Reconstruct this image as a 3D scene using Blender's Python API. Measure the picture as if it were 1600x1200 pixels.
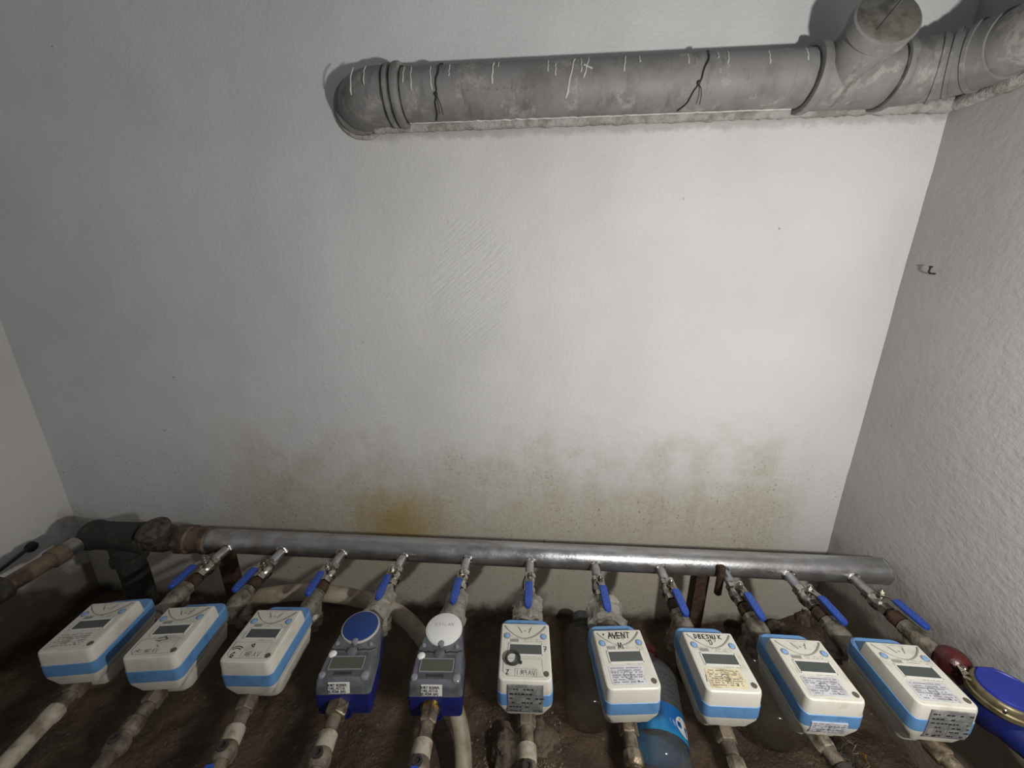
import bpy, math, random
from mathutils import Vector, Matrix, noise

random.seed(7)
PI = math.pi
scn = bpy.context.scene
for o in list(bpy.data.objects):
    bpy.data.objects.remove(o)
COL = scn.collection

# ------------------------------------------------------------------ camera
cam = bpy.data.cameras.new('camera')
cam.sensor_fit = 'HORIZONTAL'
cam.sensor_width = 36.0
cam.lens = 600.0 / 1600.0 * 36.0
cam.clip_start = 0.02
cam_o = bpy.data.objects.new('camera', cam)
COL.objects.link(cam_o)
cam_o.location = (0.0, -1.15, 1.25)
cam_o.rotation_euler = (math.radians(90 - 16.4), 0, math.radians(3.7))
scn.camera = cam_o

# ------------------------------------------------------------------ world, light, exposure
w = bpy.data.worlds.new('world')
scn.world = w
w.use_nodes = True
w.node_tree.nodes['Background'].inputs[0].default_value = (0.93, 0.95, 1.0, 1)
w.node_tree.nodes['Background'].inputs[1].default_value = 0.09

L = bpy.data.lights.new('hand_torch', 'POINT')
L.energy = 24
L.color = (1.0, 0.985, 0.96)
L.shadow_soft_size = 0.022
Lo = bpy.data.objects.new('hand_torch', L)
COL.objects.link(Lo)
Lo.location = (0.56, -1.12, 1.17)

vs = scn.view_settings
vs.view_transform = 'Standard'
vs.look = 'None'
vs.exposure = 0.72
vs.gamma = 1.0
vs.use_curve_mapping = False


# ------------------------------------------------------------------ materials
class NT:
    def __init__(s, name):
        s.m = bpy.data.materials.new(name)
        s.m.use_nodes = True
        s.t = s.m.node_tree
        s.b = s.t.nodes['Principled BSDF']
        g = s.t.nodes.new('ShaderNodeNewGeometry')
        s.pos = g.outputs['Position']
        s.geo = g

    def link(s, a, b):
        s.t.links.new(a, b)

    def noise(s, scale, detail=4, rough=0.55, vec=None, dist=0.0):
        n = s.t.nodes.new('ShaderNodeTexNoise')
        n.inputs['Scale'].default_value = scale
        n.inputs['Detail'].default_value = detail
        n.inputs['Roughness'].default_value = rough
        n.inputs['Distortion'].default_value = dist
        s.link(vec or s.pos, n.inputs['Vector'])
        return n.outputs['Fac']

    def voro(s, scale, vec=None):
        n = s.t.nodes.new('ShaderNodeTexVoronoi')
        n.inputs['Scale'].default_value = scale
        s.link(vec or s.pos, n.inputs['Vector'])
        return n.outputs['Distance']

    def stretch(s, sc, rot=(0, 0, 0)):
        n = s.t.nodes.new('ShaderNodeMapping')
        if any(rot):        # rotate first, then scale
            n.vector_type = 'TEXTURE'
            sc = tuple(1.0 / k for k in sc)
        n.inputs['Scale'].default_value = sc
        n.inputs['Rotation'].default_value = rot
        s.link(s.pos, n.inputs['Vector'])
        return n.outputs[0]

    def sep(s):
        n = s.t.nodes.new('ShaderNodeSeparateXYZ')
        s.link(s.pos, n.inputs[0])
        return n.outputs

    def math(s, op, a, b=None, c=None):
        n = s.t.nodes.new('ShaderNodeMath')
        n.operation = op
        for i, v in enumerate((a, b, c)):
            if v is None:
                continue
            if isinstance(v, (int, float)):
                n.inputs[i].default_value = v
            else:
                s.link(v, n.inputs[i])
        return n.outputs[0]

    def ramp(s, v, lo, hi, a=0.0, b=1.0):
        n = s.t.nodes.new('ShaderNodeMapRange')
        n.interpolation_type = 'SMOOTHSTEP'
        s.link(v, n.inputs[0])
        for i, k in enumerate((lo, hi, a, b)):
            n.inputs[i + 1].default_value = k
        return n.outputs[0]

    def mix(s, f, a, b, mode='MIX'):
        n = s.t.nodes.new('ShaderNodeMix')
        n.data_type = 'RGBA'
        n.blend_type = mode
        if isinstance(f, (int, float)):
            n.inputs[0].default_value = f
        else:
            s.link(f, n.inputs[0])
        for i, v in ((6, a), (7, b)):
            if isinstance(v, tuple):
                n.inputs[i].default_value = (*v, 1)
            else:
                s.link(v, n.inputs[i])
        return n.outputs[2]

    def bump(s, h, dist=0.002, strength=1.0, prev=None):
        n = s.t.nodes.new('ShaderNodeBump')
        n.inputs['Strength'].default_value = strength
        n.inputs['Distance'].default_value = dist
        s.link(h, n.inputs['Height'])
        if prev is not None:
            s.link(prev, n.inputs['Normal'])
        return n.outputs[0]

    def done(s, col=None, rough=None, metal=0.0, normal=None, **kw):
        for k, v in (('Base Color', col), ('Roughness', rough), ('Metallic', metal)):
            if v is None:
                continue
            if isinstance(v, tuple):
                s.b.inputs[k].default_value = (*v, 1)
            elif isinstance(v, (int, float)):
                s.b.inputs[k].default_value = v
            else:
                s.link(v, s.b.inputs[k])
        if normal is not None:
            s.link(normal, s.b.inputs['Normal'])
        for k, v in kw.items():
            s.b.inputs[k].default_value = v
        return s.m


def plain(name, c, rough=0.5, metal=0.0, c2=None, scale=60.0, lo=0.45, hi=0.7, bump=0.0, bscale=180, **kw):
    n = NT(name)
    col = c
    if c2:
        col = n.mix(n.ramp(n.noise(scale, 5, 0.6), lo, hi), c, c2)
    nr = n.bump(n.noise(bscale, 4, 0.6), bump) if bump else None
    return n.done(col, rough, metal, nr, **kw)


def wall_mat(name, kind):
    n = NT(name)
    x, y, z = n.sep()
    big = n.noise(2.2, 4, 0.55)
    mid = n.noise(9, 5, 0.6)
    fine = n.noise(70, 4, 0.6)
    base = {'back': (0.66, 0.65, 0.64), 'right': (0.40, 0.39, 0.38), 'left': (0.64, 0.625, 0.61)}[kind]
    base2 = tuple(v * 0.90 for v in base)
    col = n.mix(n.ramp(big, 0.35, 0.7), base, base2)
    # small dark pits and specks
    sp = n.noise(38, 2, 0.4)
    zone = n.math('ADD', z, n.math('MULTIPLY_ADD', mid, 0.50, -0.25))
    if kind == 'back':
        side = n.math('MULTIPLY', n.ramp(n.math('ADD', x, n.math('MULTIPLY', mid, 0.5)), -1.0, -0.65), n.ramp(x, 0.98, 0.75))
        gri = n.ramp(n.noise(55, 5, 0.7), 0.25, 0.72, 0.62, 1.08)
        d1 = n.ramp(n.math('ADD', zone, n.math('MULTIPLY_ADD', big, 0.4, -0.2)), 0.80, 0.42)
        d1 = n.math('MULTIPLY', n.math('MULTIPLY', d1, side), gri)
        col = n.mix(n.math('MULTIPLY', d1, 0.85), col, (0.42, 0.375, 0.275))
        streak = n.noise(1, 4, 0.6, n.stretch((16, 16, 2.5)))
        d3 = n.math('MULTIPLY', n.math('MULTIPLY', n.ramp(streak, 0.5, 0.75), n.ramp(zone, 0.72, 0.45)), n.math('MULTIPLY', side, gri))
        col = n.mix(n.math('MULTIPLY', d3, 0.40), col, (0.30, 0.27, 0.20))
        d2 = n.ramp(n.math('ADD', z, n.math('MULTIPLY_ADD', mid, 0.2, -0.1)), 0.42, 0.24)
        col = n.mix(n.math('MULTIPLY', d2, 0.75), col, (0.42, 0.38, 0.30))
        # rusty seep stain above the manifold
        dx = n.math('MULTIPLY', n.math('ADD', x, 0.484), 4.3)
        dz = n.math('MULTIPLY', n.math('ADD', z, -0.37), 4.6)
        r = n.math('SQRT', n.math('ADD', n.math('MULTIPLY', dx, dx), n.math('MULTIPLY', dz, dz)))
        r = n.math('ADD', r, n.math('MULTIPLY_ADD', n.noise(14, 5, 0.7), 1.0, -0.5))
        col = n.mix(n.math('MULTIPLY', n.ramp(r, 1.05, 0.0), 0.9), col, (0.36, 0.255, 0.085))
        # grey smear of rough render under the drain pipe
        pzl = n.math('MULTIPLY_ADD', x, 0.012, 1.613)
        dd = n.math('ADD', n.math('ABSOLUTE', n.math('SUBTRACT', z, pzl)), n.math('MULTIPLY_ADD', n.noise(24, 5, 0.65), 0.05, -0.025))
        sm = n.math('MULTIPLY', n.ramp(dd, 0.030, 0.012), n.ramp(x, -0.50, -0.42))
        col = n.mix(n.math('MULTIPLY', sm, 0.8), col, (0.40, 0.39, 0.365))
        spot = n.math('MULTIPLY', n.ramp(n.noise(110, 3, 0.65), 0.60, 0.68), n.ramp(zone, 0.82, 0.5))
        spot = n.math('MULTIPLY', spot, n.ramp(n.noise(6, 3, 0.5), 0.46, 0.60))
        col = n.mix(n.math('MULTIPLY', spot, 0.75), col, (0.10, 0.08, 0.05))
    if kind == 'right':
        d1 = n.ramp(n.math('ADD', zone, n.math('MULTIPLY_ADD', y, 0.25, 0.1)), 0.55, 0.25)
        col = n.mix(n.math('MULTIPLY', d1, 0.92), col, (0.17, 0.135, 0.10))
        pk = n.math('MULTIPLY', n.ramp(n.noise(5, 4, 0.6), 0.55, 0.7), n.ramp(z, 0.9, 0.5))
        col = n.mix(n.math('MULTIPLY', pk, 0.35), col, (0.42, 0.33, 0.33))
    if kind == 'left':
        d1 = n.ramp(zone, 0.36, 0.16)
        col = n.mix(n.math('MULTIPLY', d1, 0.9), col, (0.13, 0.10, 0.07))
    # ground splash
    mud = n.ramp(n.math('ADD', z, n.math('MULTIPLY_ADD', mid, 0.14, -0.07)), 0.065, 0.0)
    col = n.mix(mud, col, (0.055, 0.038, 0.024))
    pit = n.math('MULTIPLY', n.ramp(sp, 0.775, 0.80), 0.7)
    col = n.mix(pit, col, (0.12, 0.11, 0.10))
    h = n.math('ADD', n.math('MULTIPLY', fine, 0.6), n.math('MULTIPLY', mid, 0.6))
    if kind == 'right':
        grain = n.noise(1, 4, 0.65, n.stretch((75, 26, 75), (0.45, 0, 0)))
        rough_zone = n.ramp(n.math('ADD', n.math('MULTIPLY', y, -1.0), n.math('MULTIPLY', big, 0.5)), 0.2, 0.6, 0.2, 1.0)
        h = n.math('ADD', h, n.math('MULTIPLY', n.math('MULTIPLY', n.math('ADD', grain, n.noise(45, 4, 0.6)), 0.75), rough_zone))
        nb = n.bump(h, 0.0036, 0.75)
    else:
        tro = n.noise(1, 4, 0.6, n.stretch((55, 55, 12), (0, 0.9, 0)))
        h = n.math('ADD', h, n.math('MULTIPLY', n.math('MULTIPLY', tro, 0.7), n.ramp(n.noise(3.5, 3, 0.5), 0.5, 0.65)))
        if kind == 'back':
            ddx = n.math('MULTIPLY', n.math('ADD', x, 0.185), 6.0)
            ddz = n.math('MULTIPLY', n.math('ADD', z, -1.20), 4.0)
            rr2 = n.math('ADD', n.math('MULTIPLY', ddx, ddx), n.math('MULTIPLY', ddz, ddz))
            scr = n.noise(1, 3, 0.6, n.stretch((150, 20, 12), (0, 0.9, 0)))
            h = n.math('ADD', h, n.math('MULTIPLY', n.math('MULTIPLY', scr, 1.6), n.ramp(rr2, 1.0, 0.2)))
        h = n.math('ADD', h, n.math('MULTIPLY', n.noise(160, 3, 0.6), 0.35))
        nb = n.bump(h, 0.0034, 0.75)
    return n.done(col, 0.88, 0.0, nb)


M = {}
M['wall_back'] = wall_mat('plaster_back', 'back')
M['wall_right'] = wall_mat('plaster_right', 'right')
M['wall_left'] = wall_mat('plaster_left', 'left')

n = NT('mud')
c = n.mix(n.ramp(n.noise(7, 6, 0.65), 0.35, 0.68), (0.046, 0.028, 0.016), (0.100, 0.063, 0.037))
c = n.mix(n.math('MULTIPLY', n.ramp(n.noise(90, 3, 0.6), 0.60, 0.72), 0.55), c, (0.22, 0.165, 0.115))
nb = n.bump(n.math('ADD', n.noise(26, 6, 0.7), n.math('MULTIPLY', n.noise(120, 3, 0.6), 0.4)), 0.012)
M['mud'] = n.done(c, n.ramp(n.noise(12, 3), 0.4, 0.65, 0.42, 0.85), 0, nb)

# grey drain pipe with paint smears
n = NT('drain_plastic')
c = n.mix(n.ramp(n.noise(11, 5, 0.65), 0.42, 0.7), (0.225, 0.218, 0.212), (0.155, 0.148, 0.132))
sm = n.math('MULTIPLY', n.ramp(n.noise(10, 6, 0.7), 0.54, 0.62), n.ramp(n.noise(60, 4, 0.7), 0.38, 0.54))
c = n.mix(n.math('MULTIPLY', sm, 0.62), c, (0.40, 0.375, 0.325))
gr = n.ramp(n.noise(1, 5, 0.7, n.stretch((40, 12, 12))), 0.54, 0.70)
c = n.mix(n.math('MULTIPLY', gr, 0.6), c, (0.10, 0.095, 0.08))
M['drain'] = n.done(c, 0.60, 0, n.bump(n.noise(90, 4, 0.7), 0.0009))
M['drain_cap'] = plain('drain_cap_shaded', (0.15, 0.145, 0.12), 0.6, 0, (0.07, 0.066, 0.05), 30, 0.4, 0.7, 0.001)  # mottled; dimness of the cap face above the lamp is put into the colour
M['drip'] = plain('paint_drip', (0.58, 0.565, 0.53), 0.6)
M['mortar'] = plain('mortar', (0.40, 0.385, 0.36), 0.92, 0, (0.24, 0.225, 0.19), 22, 0.45, 0.65, 0.006, 90)
M['blackwire'] = plain('black_wire', (0.02, 0.02, 0.018), 0.6)
M['ink'] = plain('black_ink', (0.014, 0.014, 0.016), 0.55)
M['print'] = plain('grey_print', (0.16, 0.155, 0.15), 0.6)
M['faint'] = plain('faint_print', (0.42, 0.42, 0.41), 0.5)
M['pipeprint'] = plain('pipe_print', (0.10, 0.10, 0.10), 0.55)

# galvanised manifold
n = NT('galvanised')
c = n.mix(n.ramp(n.noise(1, 5, 0.6, n.stretch((7, 30, 30))), 0.35, 0.7), (0.50, 0.50, 0.51), (0.33, 0.32, 0.31))
lf = n.ramp(n.sep()[0], -0.2, -1.0)
c = n.mix(n.math('MULTIPLY', n.math('MULTIPLY', lf, n.ramp(n.noise(16, 5, 0.6), 0.4, 0.6)), 0.5), c, (0.20, 0.165, 0.13))
ro = n.ramp(n.noise(24, 4, 0.6), 0.35, 0.7, 0.27, 0.46)
M['galv'] = n.done(c, ro, 0.9, n.bump(n.noise(140, 3, 0.6), 0.0006))
M['weld'] = plain('weld_bead', (0.62, 0.61, 0.58), 0.22, 1.0, (0.35, 0.33, 0.3), 120, 0.45, 0.6, 0.0012, 300)
M['nickel'] = plain('nickel', (0.50, 0.485, 0.44), 0.27, 1.0, (0.24, 0.20, 0.15), 55, 0.42, 0.68, 0.0008)
M['brass'] = plain('grimy_brass', (0.30, 0.25, 0.17), 0.45, 0.75, (0.12, 0.09, 0.06), 60, 0.42, 0.62, 0.001)
M['brass_bright'] = plain('bright_brass', (0.62, 0.42, 0.12), 0.28, 1.0)
M['strainer'] = plain('dull_bronze', (0.23, 0.205, 0.16), 0.48, 0.45, (0.085, 0.068, 0.046), 45, 0.42, 0.66, 0.0018, 120)
M['rust'] = plain('rust', (0.060, 0.030, 0.014), 0.8, 0.1, (0.024, 0.013, 0.008), 70, 0.4, 0.65, 0.0025, 160)
M['rustpipe'] = plain('rusty_pipe', (0.17, 0.12, 0.08), 0.68, 0.3, (0.07, 0.045, 0.03), 24, 0.42, 0.62, 0.0025, 120)
M['dark'] = plain('dark_fitting', (0.028, 0.025, 0.021), 0.7, 0.2, (0.06, 0.05, 0.04), 40, 0.5, 0.7, 0.002)
M['valveold'] = plain('old_gate_valve', (0.10, 0.085, 0.06), 0.6, 0.35, (0.035, 0.03, 0.022), 45, 0.42, 0.62, 0.003, 130)
M['lever'] = plain('blue_lever', (0.016, 0.055, 0.30), 0.38, 0, (0.03, 0.05, 0.20), 90, 0.55, 0.75)
M['lever_txt'] = plain('lever_emboss', (0.10, 0.19, 0.56), 0.4)

M['white'] = plain('meter_white', (0.52, 0.495, 0.43), 0.42, 0, (0.41, 0.38, 0.31), 26, 0.48, 0.75, 0.0004, 260)
M['face'] = plain('meter_face', (0.49, 0.475, 0.41), 0.45, 0, (0.36, 0.335, 0.27), 34, 0.5, 0.75)
M['band'] = plain('meter_blue', (0.095, 0.218, 0.41), 0.45, 0, (0.06, 0.145, 0.285), 30, 0.5, 0.75)
M['screen'] = plain('lcd', (0.055, 0.062, 0.055), 0.18)
M['screenframe'] = plain('lcd_frame', (0.54, 0.53, 0.48), 0.4)
M['button'] = plain('blue_button', (0.17, 0.29, 0.50), 0.4)
M['groove'] = plain('grime_groove', (0.20, 0.19, 0.155), 0.8)
M['screw'] = plain('screw_hole', (0.10, 0.085, 0.06), 0.5, 0.3)
M['stk_silver'] = plain('silver_sticker', (0.56, 0.56, 0.58), 0.25, 0.25, (0.40, 0.39, 0.40), 60, 0.45, 0.7)
M['stk_yellow'] = plain('yellowed_sticker', (0.57, 0.50, 0.32), 0.35, 0, (0.36, 0.29, 0.15), 55, 0.42, 0.65)
M['stk_dark'] = plain('dark_label', (0.155, 0.155, 0.15), 0.45, 0.2, (0.26, 0.255, 0.24), 50, 0.45, 0.65)
M['stk_white'] = plain('white_sticker', (0.66, 0.64, 0.60), 0.45)
M['smoke'] = plain('smoky_plastic', (0.115, 0.118, 0.130), 0.2, 0, (0.07, 0.073, 0.08), 30, 0.42, 0.65)
M['smoke_dk'] = plain('smoky_panel', (0.055, 0.058, 0.058), 0.22, 0, (0.08, 0.083, 0.083), 40, 0.4, 0.7)
M['clear_boss'] = plain('clear_boss', (0.19, 0.195, 0.21), 0.15)
M['lcd_green'] = plain('lcd_green', (0.065, 0.072, 0.05), 0.2)
M['navy'] = plain('navy_plastic', (0.007, 0.011, 0.095), 0.38, 0, (0.006, 0.008, 0.06), 50, 0.45, 0.7)
M['disc_blue'] = plain('blue_disc', (0.006, 0.030, 0.155), 0.5, 0, (0.010, 0.036, 0.14), 260, 0.5, 0.6)
M['disc_white'] = plain('white_disc', (0.66, 0.65, 0.62), 0.4)
M['rim'] = plain('disc_rim', (0.40, 0.38, 0.35), 0.4)
M['mech_blue'] = plain('mech_blue', (0.007, 0.014, 0.115), 0.42, 0, (0.008, 0.012, 0.07), 30, 0.45, 0.7)
M['mech_lid'] = plain('mech_lid', (0.014, 0.026, 0.235), 0.4, 0, (0.015, 0.024, 0.18), 50, 0.5, 0.7)
M['mech_ring'] = plain('mech_ring', (0.20, 0.17, 0.09), 0.42, 0.6, (0.11, 0.09, 0.045), 40, 0.45, 0.65)
M['red'] = plain('dark_red', (0.075, 0.008, 0.008), 0.32, 0, (0.035, 0.006, 0.006), 25, 0.45, 0.65, 0.002, 60)
M['ppr'] = plain('white_coupler', (0.31, 0.275, 0.215), 0.55, 0, (0.16, 0.125, 0.085), 40, 0.45, 0.68, 0.0008)
M['grimepipe'] = plain('muddy_pipe', (0.135, 0.108, 0.076), 0.6, 0, (0.055, 0.04, 0.026), 30, 0.42, 0.62, 0.0015)
M['hose'] = plain('cream_hose', (0.34, 0.29, 0.215), 0.55, 0, (0.20, 0.155, 0.10), 18, 0.45, 0.7, 0.0008)
M['root'] = plain('dry_fibre', (0.36, 0.31, 0.24), 0.8)
M['twig'] = plain('orange_twig', (0.42, 0.22, 0.04), 0.6)
M['stone'] = plain('muddy_stone', (0.13, 0.095, 0.065), 0.7, 0, (0.06, 0.042, 0.028), 40, 0.4, 0.65, 0.004, 90)

n = NT('clear_film')
tr = n.t.nodes.new('ShaderNodeBsdfTransparent')
mx = n.t.nodes.new('ShaderNodeMixShader')
n.done((0.42, 0.40, 0.34), 0.18, 0, n.bump(n.noise(80, 4, 0.6), 0.004))
mx.inputs[0].default_value = 0.42
n.link(tr.outputs[0], mx.inputs[1])
n.link(n.b.outputs[0], mx.inputs[2])
n.link(mx.outputs[0], n.t.nodes['Material Output'].inputs[0])
M['film'] = n.m

n = NT('clear_bottle')
tr = n.t.nodes.new('ShaderNodeBsdfTransparent')
tr.inputs[0].default_value = (0.86, 0.90, 0.90, 1)
mx = n.t.nodes.new('ShaderNodeMixShader')
n.done((0.19, 0.20, 0.205), 0.09, 0)
mx.inputs[0].default_value = 0.28
n.link(tr.outputs[0], mx.inputs[1])
n.link(n.b.outputs[0], mx.inputs[2])
n.link(mx.outputs[0], n.t.nodes['Material Output'].inputs[0])
M['bottle'] = n.m

n = NT('dusty_bottle')
tr = n.t.nodes.new('ShaderNodeBsdfTransparent')
tr.inputs[0].default_value = (0.84, 0.83, 0.78, 1)
mx = n.t.nodes.new('ShaderNodeMixShader')
n.done((0.105, 0.095, 0.075), 0.14, 0)
mx.inputs[0].default_value = 0.20
n.link(tr.outputs[0], mx.inputs[1])
n.link(n.b.outputs[0], mx.inputs[2])
n.link(mx.outputs[0], n.t.nodes['Material Output'].inputs[0])
M['dusty'] = n.m

n = NT('bottle_label')
v = n.noise(1, 3, 0.5, n.stretch((14, 9, 14)), 1.6)
c = n.mix(n.ramp(n.noise(9, 2, 0.5), 0.4, 0.62), (0.012, 0.12, 0.36), (0.02, 0.27, 0.50))
c = n.mix(n.ramp(v, 0.60, 0.66), c, (0.42, 0.56, 0.62))
M['label'] = n.done(c, 0.25, 0)


# ------------------------------------------------------------------ mesh helpers
def mesh(name, v, f, m, parent=None, smooth=40):
    me = bpy.data.meshes.new(name)
    me.from_pydata([tuple(p) for p in v], [], f)
    me.update()
    me.materials.append(M[m] if isinstance(m, str) else m)
    if smooth:
        me.shade_smooth()
        me.set_sharp_from_angle(angle=math.radians(smooth))
    o = bpy.data.objects.new(name, me)
    COL.objects.link(o)
    if parent is not None:
        o.parent = parent
    return o


def thing(name, label, cat, loc=(0, 0, 0), rot=(0, 0, 0), group=None):
    o = bpy.data.objects.new(name, None)
    o.empty_display_size = 0.02
    COL.objects.link(o)
    o.location = loc
    o.rotation_euler = rot
    tag(o, label, cat, group)
    return o


def tag(o, label, cat, group=None):
    o['label'] = label
    o['category'] = cat
    if group:
        o['group'] = group
    return o


class G:
    """collects geometry for one mesh"""
    def __init__(s):
        s.v = []
        s.f = []

    def add(s, v, f):
        k = len(s.v)
        s.v += [Vector(p) for p in v]
        s.f += [tuple(i + k for i in q) for q in f]
        return s

    def loft(s, rings, cap=True, closed=True):
        k = len(s.v)
        m = len(rings[0])
        for r in rings:
            s.v += [Vector(p) for p in r]
        for i in range(len(rings) - 1):
            for j in range(m if closed else m - 1):
                a, b = k + i * m + j, k + i * m + (j + 1) % m
                s.f.append((a, b, b + m, a + m))
        if cap:
            s.f.append(tuple(k + j for j in reversed(range(m))))
            s.f.append(tuple(k + (len(rings) - 1) * m + j for j in range(m)))
        return s

    def tube(s, pts, rad, seg=14, cap=True, phase=0.0):
        pts = [Vector(p) for p in pts]
        if not isinstance(rad, (list, tuple)):
            rad = [rad] * len(pts)
        t0 = (pts[1] - pts[0]).normalized()
        up = Vector((0, 0, 1)) if abs(t0.z) < 0.9 else Vector((1, 0, 0))
        nx = t0.cross(up).normalized()
        rings = []
        for i, p in enumerate(pts):
            if i == 0:
                t = t0
            elif i == len(pts) - 1:
                t = (pts[i] - pts[i - 1])
                if t.length < 1e-9:
                    t = tp
            else:
                a, b = pts[i] - pts[i - 1], pts[i + 1] - pts[i]
                t = (a.normalized() if a.length > 1e-9 else Vector()) + (b.normalized() if b.length > 1e-9 else Vector())
            t = t.normalized()
            tp = t
            nx = (nx - t * nx.dot(t)).normalized()
            ny = t.cross(nx)
            rings.append([p + (nx * math.cos(2 * PI * j / seg + phase) + ny * math.sin(2 * PI * j / seg + phase)) * rad[i] for j in range(seg)])
        return s.loft(rings, cap)

    def turn(s, org, ax, prof, seg=20, phase=0.0):
        """lathe: prof = [(distance along axis, radius)]"""
        org, ax = Vector(org), Vector(ax).normalized()
        up = Vector((0, 0, 1)) if abs(ax.z) < 0.9 else Vector((1, 0, 0))
        nx = ax.cross(up).normalized()
        ny = ax.cross(nx)
        rings = [[org + ax * d + (nx * math.cos(2 * PI * j / seg + phase) + ny * math.sin(2 * PI * j / seg + phase)) * max(r, 1e-4) for j in range(seg)] for d, r in prof]
        return s.loft(rings)

    def box(s, c, d, rotz=0.0):
        x, y, z = (k / 2 for k in d)
        v = [(-x, -y, -z), (x, -y, -z), (x, y, -z), (-x, y, -z), (-x, -y, z), (x, -y, z), (x, y, z), (-x, y, z)]
        R = Matrix.Rotation(rotz, 3, 'Z')
        v = [R @ Vector(p) + Vector(c) for p in v]
        return s.add(v, [(3, 2, 1, 0), (4, 5, 6, 7), (0, 1, 5, 4), (1, 2, 6, 5), (2, 3, 7, 6), (3, 0, 4, 7)])

    def ribbon(s, pts, wd, nrm=(0, 0, 1), th=0.0):
        """flat stroke following pts, lying on a surface with normal nrm"""
        pts = [Vector(p) for p in pts]
        nrm = Vector(nrm)
        for a, b in zip(pts, pts[1:]):
            d = b - a
            if d.length < 1e-7:
                continue
            t = d.normalized() * wd * 0.35
            sd = d.cross(nrm).normalized() * wd * 0.5
            s.add([a - t - sd, a - t + sd, b + t + sd, b + t - sd], [(0, 1, 2, 3)])
        return s

    def out(s, name, m, parent=None, smooth=40):
        return mesh(name, s.v, s.f, m, parent, smooth)


def rr(x0, x1, y0, y1, z, r, n=5):
    """rounded rectangle ring; r = one radius or (front-left, front-right, back-right, back-left); y0 is the front"""
    if not isinstance(r, (list, tuple)):
        r = (r,) * 4
    P = []
    for (cx, cy, a0), q in zip(((x0, y0, PI), (x1, y0, 1.5 * PI), (x1, y1, 0), (x0, y1, 0.5 * PI)), r):
        ox = cx + (q if cx == x0 else -q)
        oy = cy + (q if cy == y0 else -q)
        for i in range(n + 1):
            a = a0 + i / n * PI / 2
            P.append((ox + q * math.cos(a), oy + q * math.sin(a), z))
    return P


def curve(pts, k=8):
    """Catmull-Rom through pts"""
    pts = [Vector(p) for p in pts]
    P = [pts[0] * 2 - pts[1]] + pts + [pts[-1] * 2 - pts[-2]]
    out = []
    for i in range(1, len(P) - 2):
        a, b, c_, d = P[i - 1:i + 3]
        for j in range(k):
            t = j / k
            out.append(0.5 * (2 * b + (c_ - a) * t + (2 * a - 5 * b + 4 * c_ - d) * t * t + (3 * b - a - 3 * c_ + d) * t ** 3))
    out.append(pts[-1])
    return out


STROKES = {
    'A': [[(0, 0), (.35, 1), (.7, 0)], [(.15, .4), (.55, .4)]], 'V': [[(0, 1), (.35, 0), (.7, 1)]],
    'E': [[(.6, 1), (0, 1), (0, 0), (.6, 0)], [(0, .5), (.5, .5)]], 'N': [[(0, 0), (0, 1), (.6, 0), (.6, 1)]],
    'T': [[(0, 1), (.7, 1)], [(.35, 1), (.35, 0)]], 'M': [[(0, 0), (.2, 1), (.4, .2), (.6, 1), (.8, 0)]],
    'D': [[(0, 0), (0, 1), (.4, .95), (.6, .5), (.4, .05), (0, 0)]],
    'B': [[(0, 0), (0, 1), (.45, .95), (.5, .7), (.1, .52), (.55, .4), (.5, .05), (0, 0)]],
    'S': [[(.6, .9), (.3, 1), (.05, .8), (.5, .4), (.55, .15), (.3, 0), (0, .12)]], 'I': [[(.2, 0), (.2, 1)]],
    'K': [[(0, 0), (0, 1)], [(.6, 1), (.05, .45), (.6, 0)]], '9': [[(.5, .55), (.1, .55), (.1, .95), (.5, .95), (.5, 0)]],
    'G': [[(.6, .85), (.3, 1), (0, .6), (.1, .1), (.5, 0), (.6, .4), (.35, .4)]],
    '7': [[(0, 1), (.6, 1), (.25, 0)], [(.1, .5), (.6, .5)]], 'Z': [[(0, 1), (.6, 1), (0, 0), (.6, 0)]],
    'R': [[(0, 0), (0, 1), (.5, .9), (.45, .55), (0, .5), (.6, 0)]], 'v': [[(0, .6), (.15, .3), (.35, .7)]],
    'Y': [[(0, 1), (.3, .5), (.6, 1)], [(.3, .5), (.3, 0)]], 'L': [[(0, 1), (0, 0), (.5, 0)]],
    'U': [[(0, 1), (0, .1), (.3, 0), (.6, .1), (.6, 1)]], 'O': [[(.3, 0), (0, .3), (0, .7), (.3, 1), (.6, .7), (.6, .3), (.3, 0)]],
}


def write(g, text, x, y, z, h, wd, adv=0.85, jit=0.0, slant=0.0):
    """stroke lettering on a horizontal face; x,y = lower left; reads with +y up"""
    rnd = random.Random(text)
    for ch in text:
        if ch in STROKES:
            for s in STROKES[ch]:
                g.ribbon([(x + (px + slant * py) * h * 0.9 + rnd.uniform(-jit, jit), y + py * h + rnd.uniform(-jit, jit), z) for px, py in s], wd)
        x += h * adv
    return g


def fine_print(g, x0, x1, y, z, h, rnd, fill=0.75):
    """a line of tiny unreadable print"""
    x = x0
    while x < x1:
        wv = rnd.uniform(0.5, 1.6) * h
        if rnd.random() < fill:
            g.add([(x, y - h / 2, z), (min(x + wv, x1), y - h / 2, z), (min(x + wv, x1), y + h / 2, z), (x, y + h / 2, z)], [(0, 1, 2, 3)])
        x += wv + h * 0.45


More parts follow.
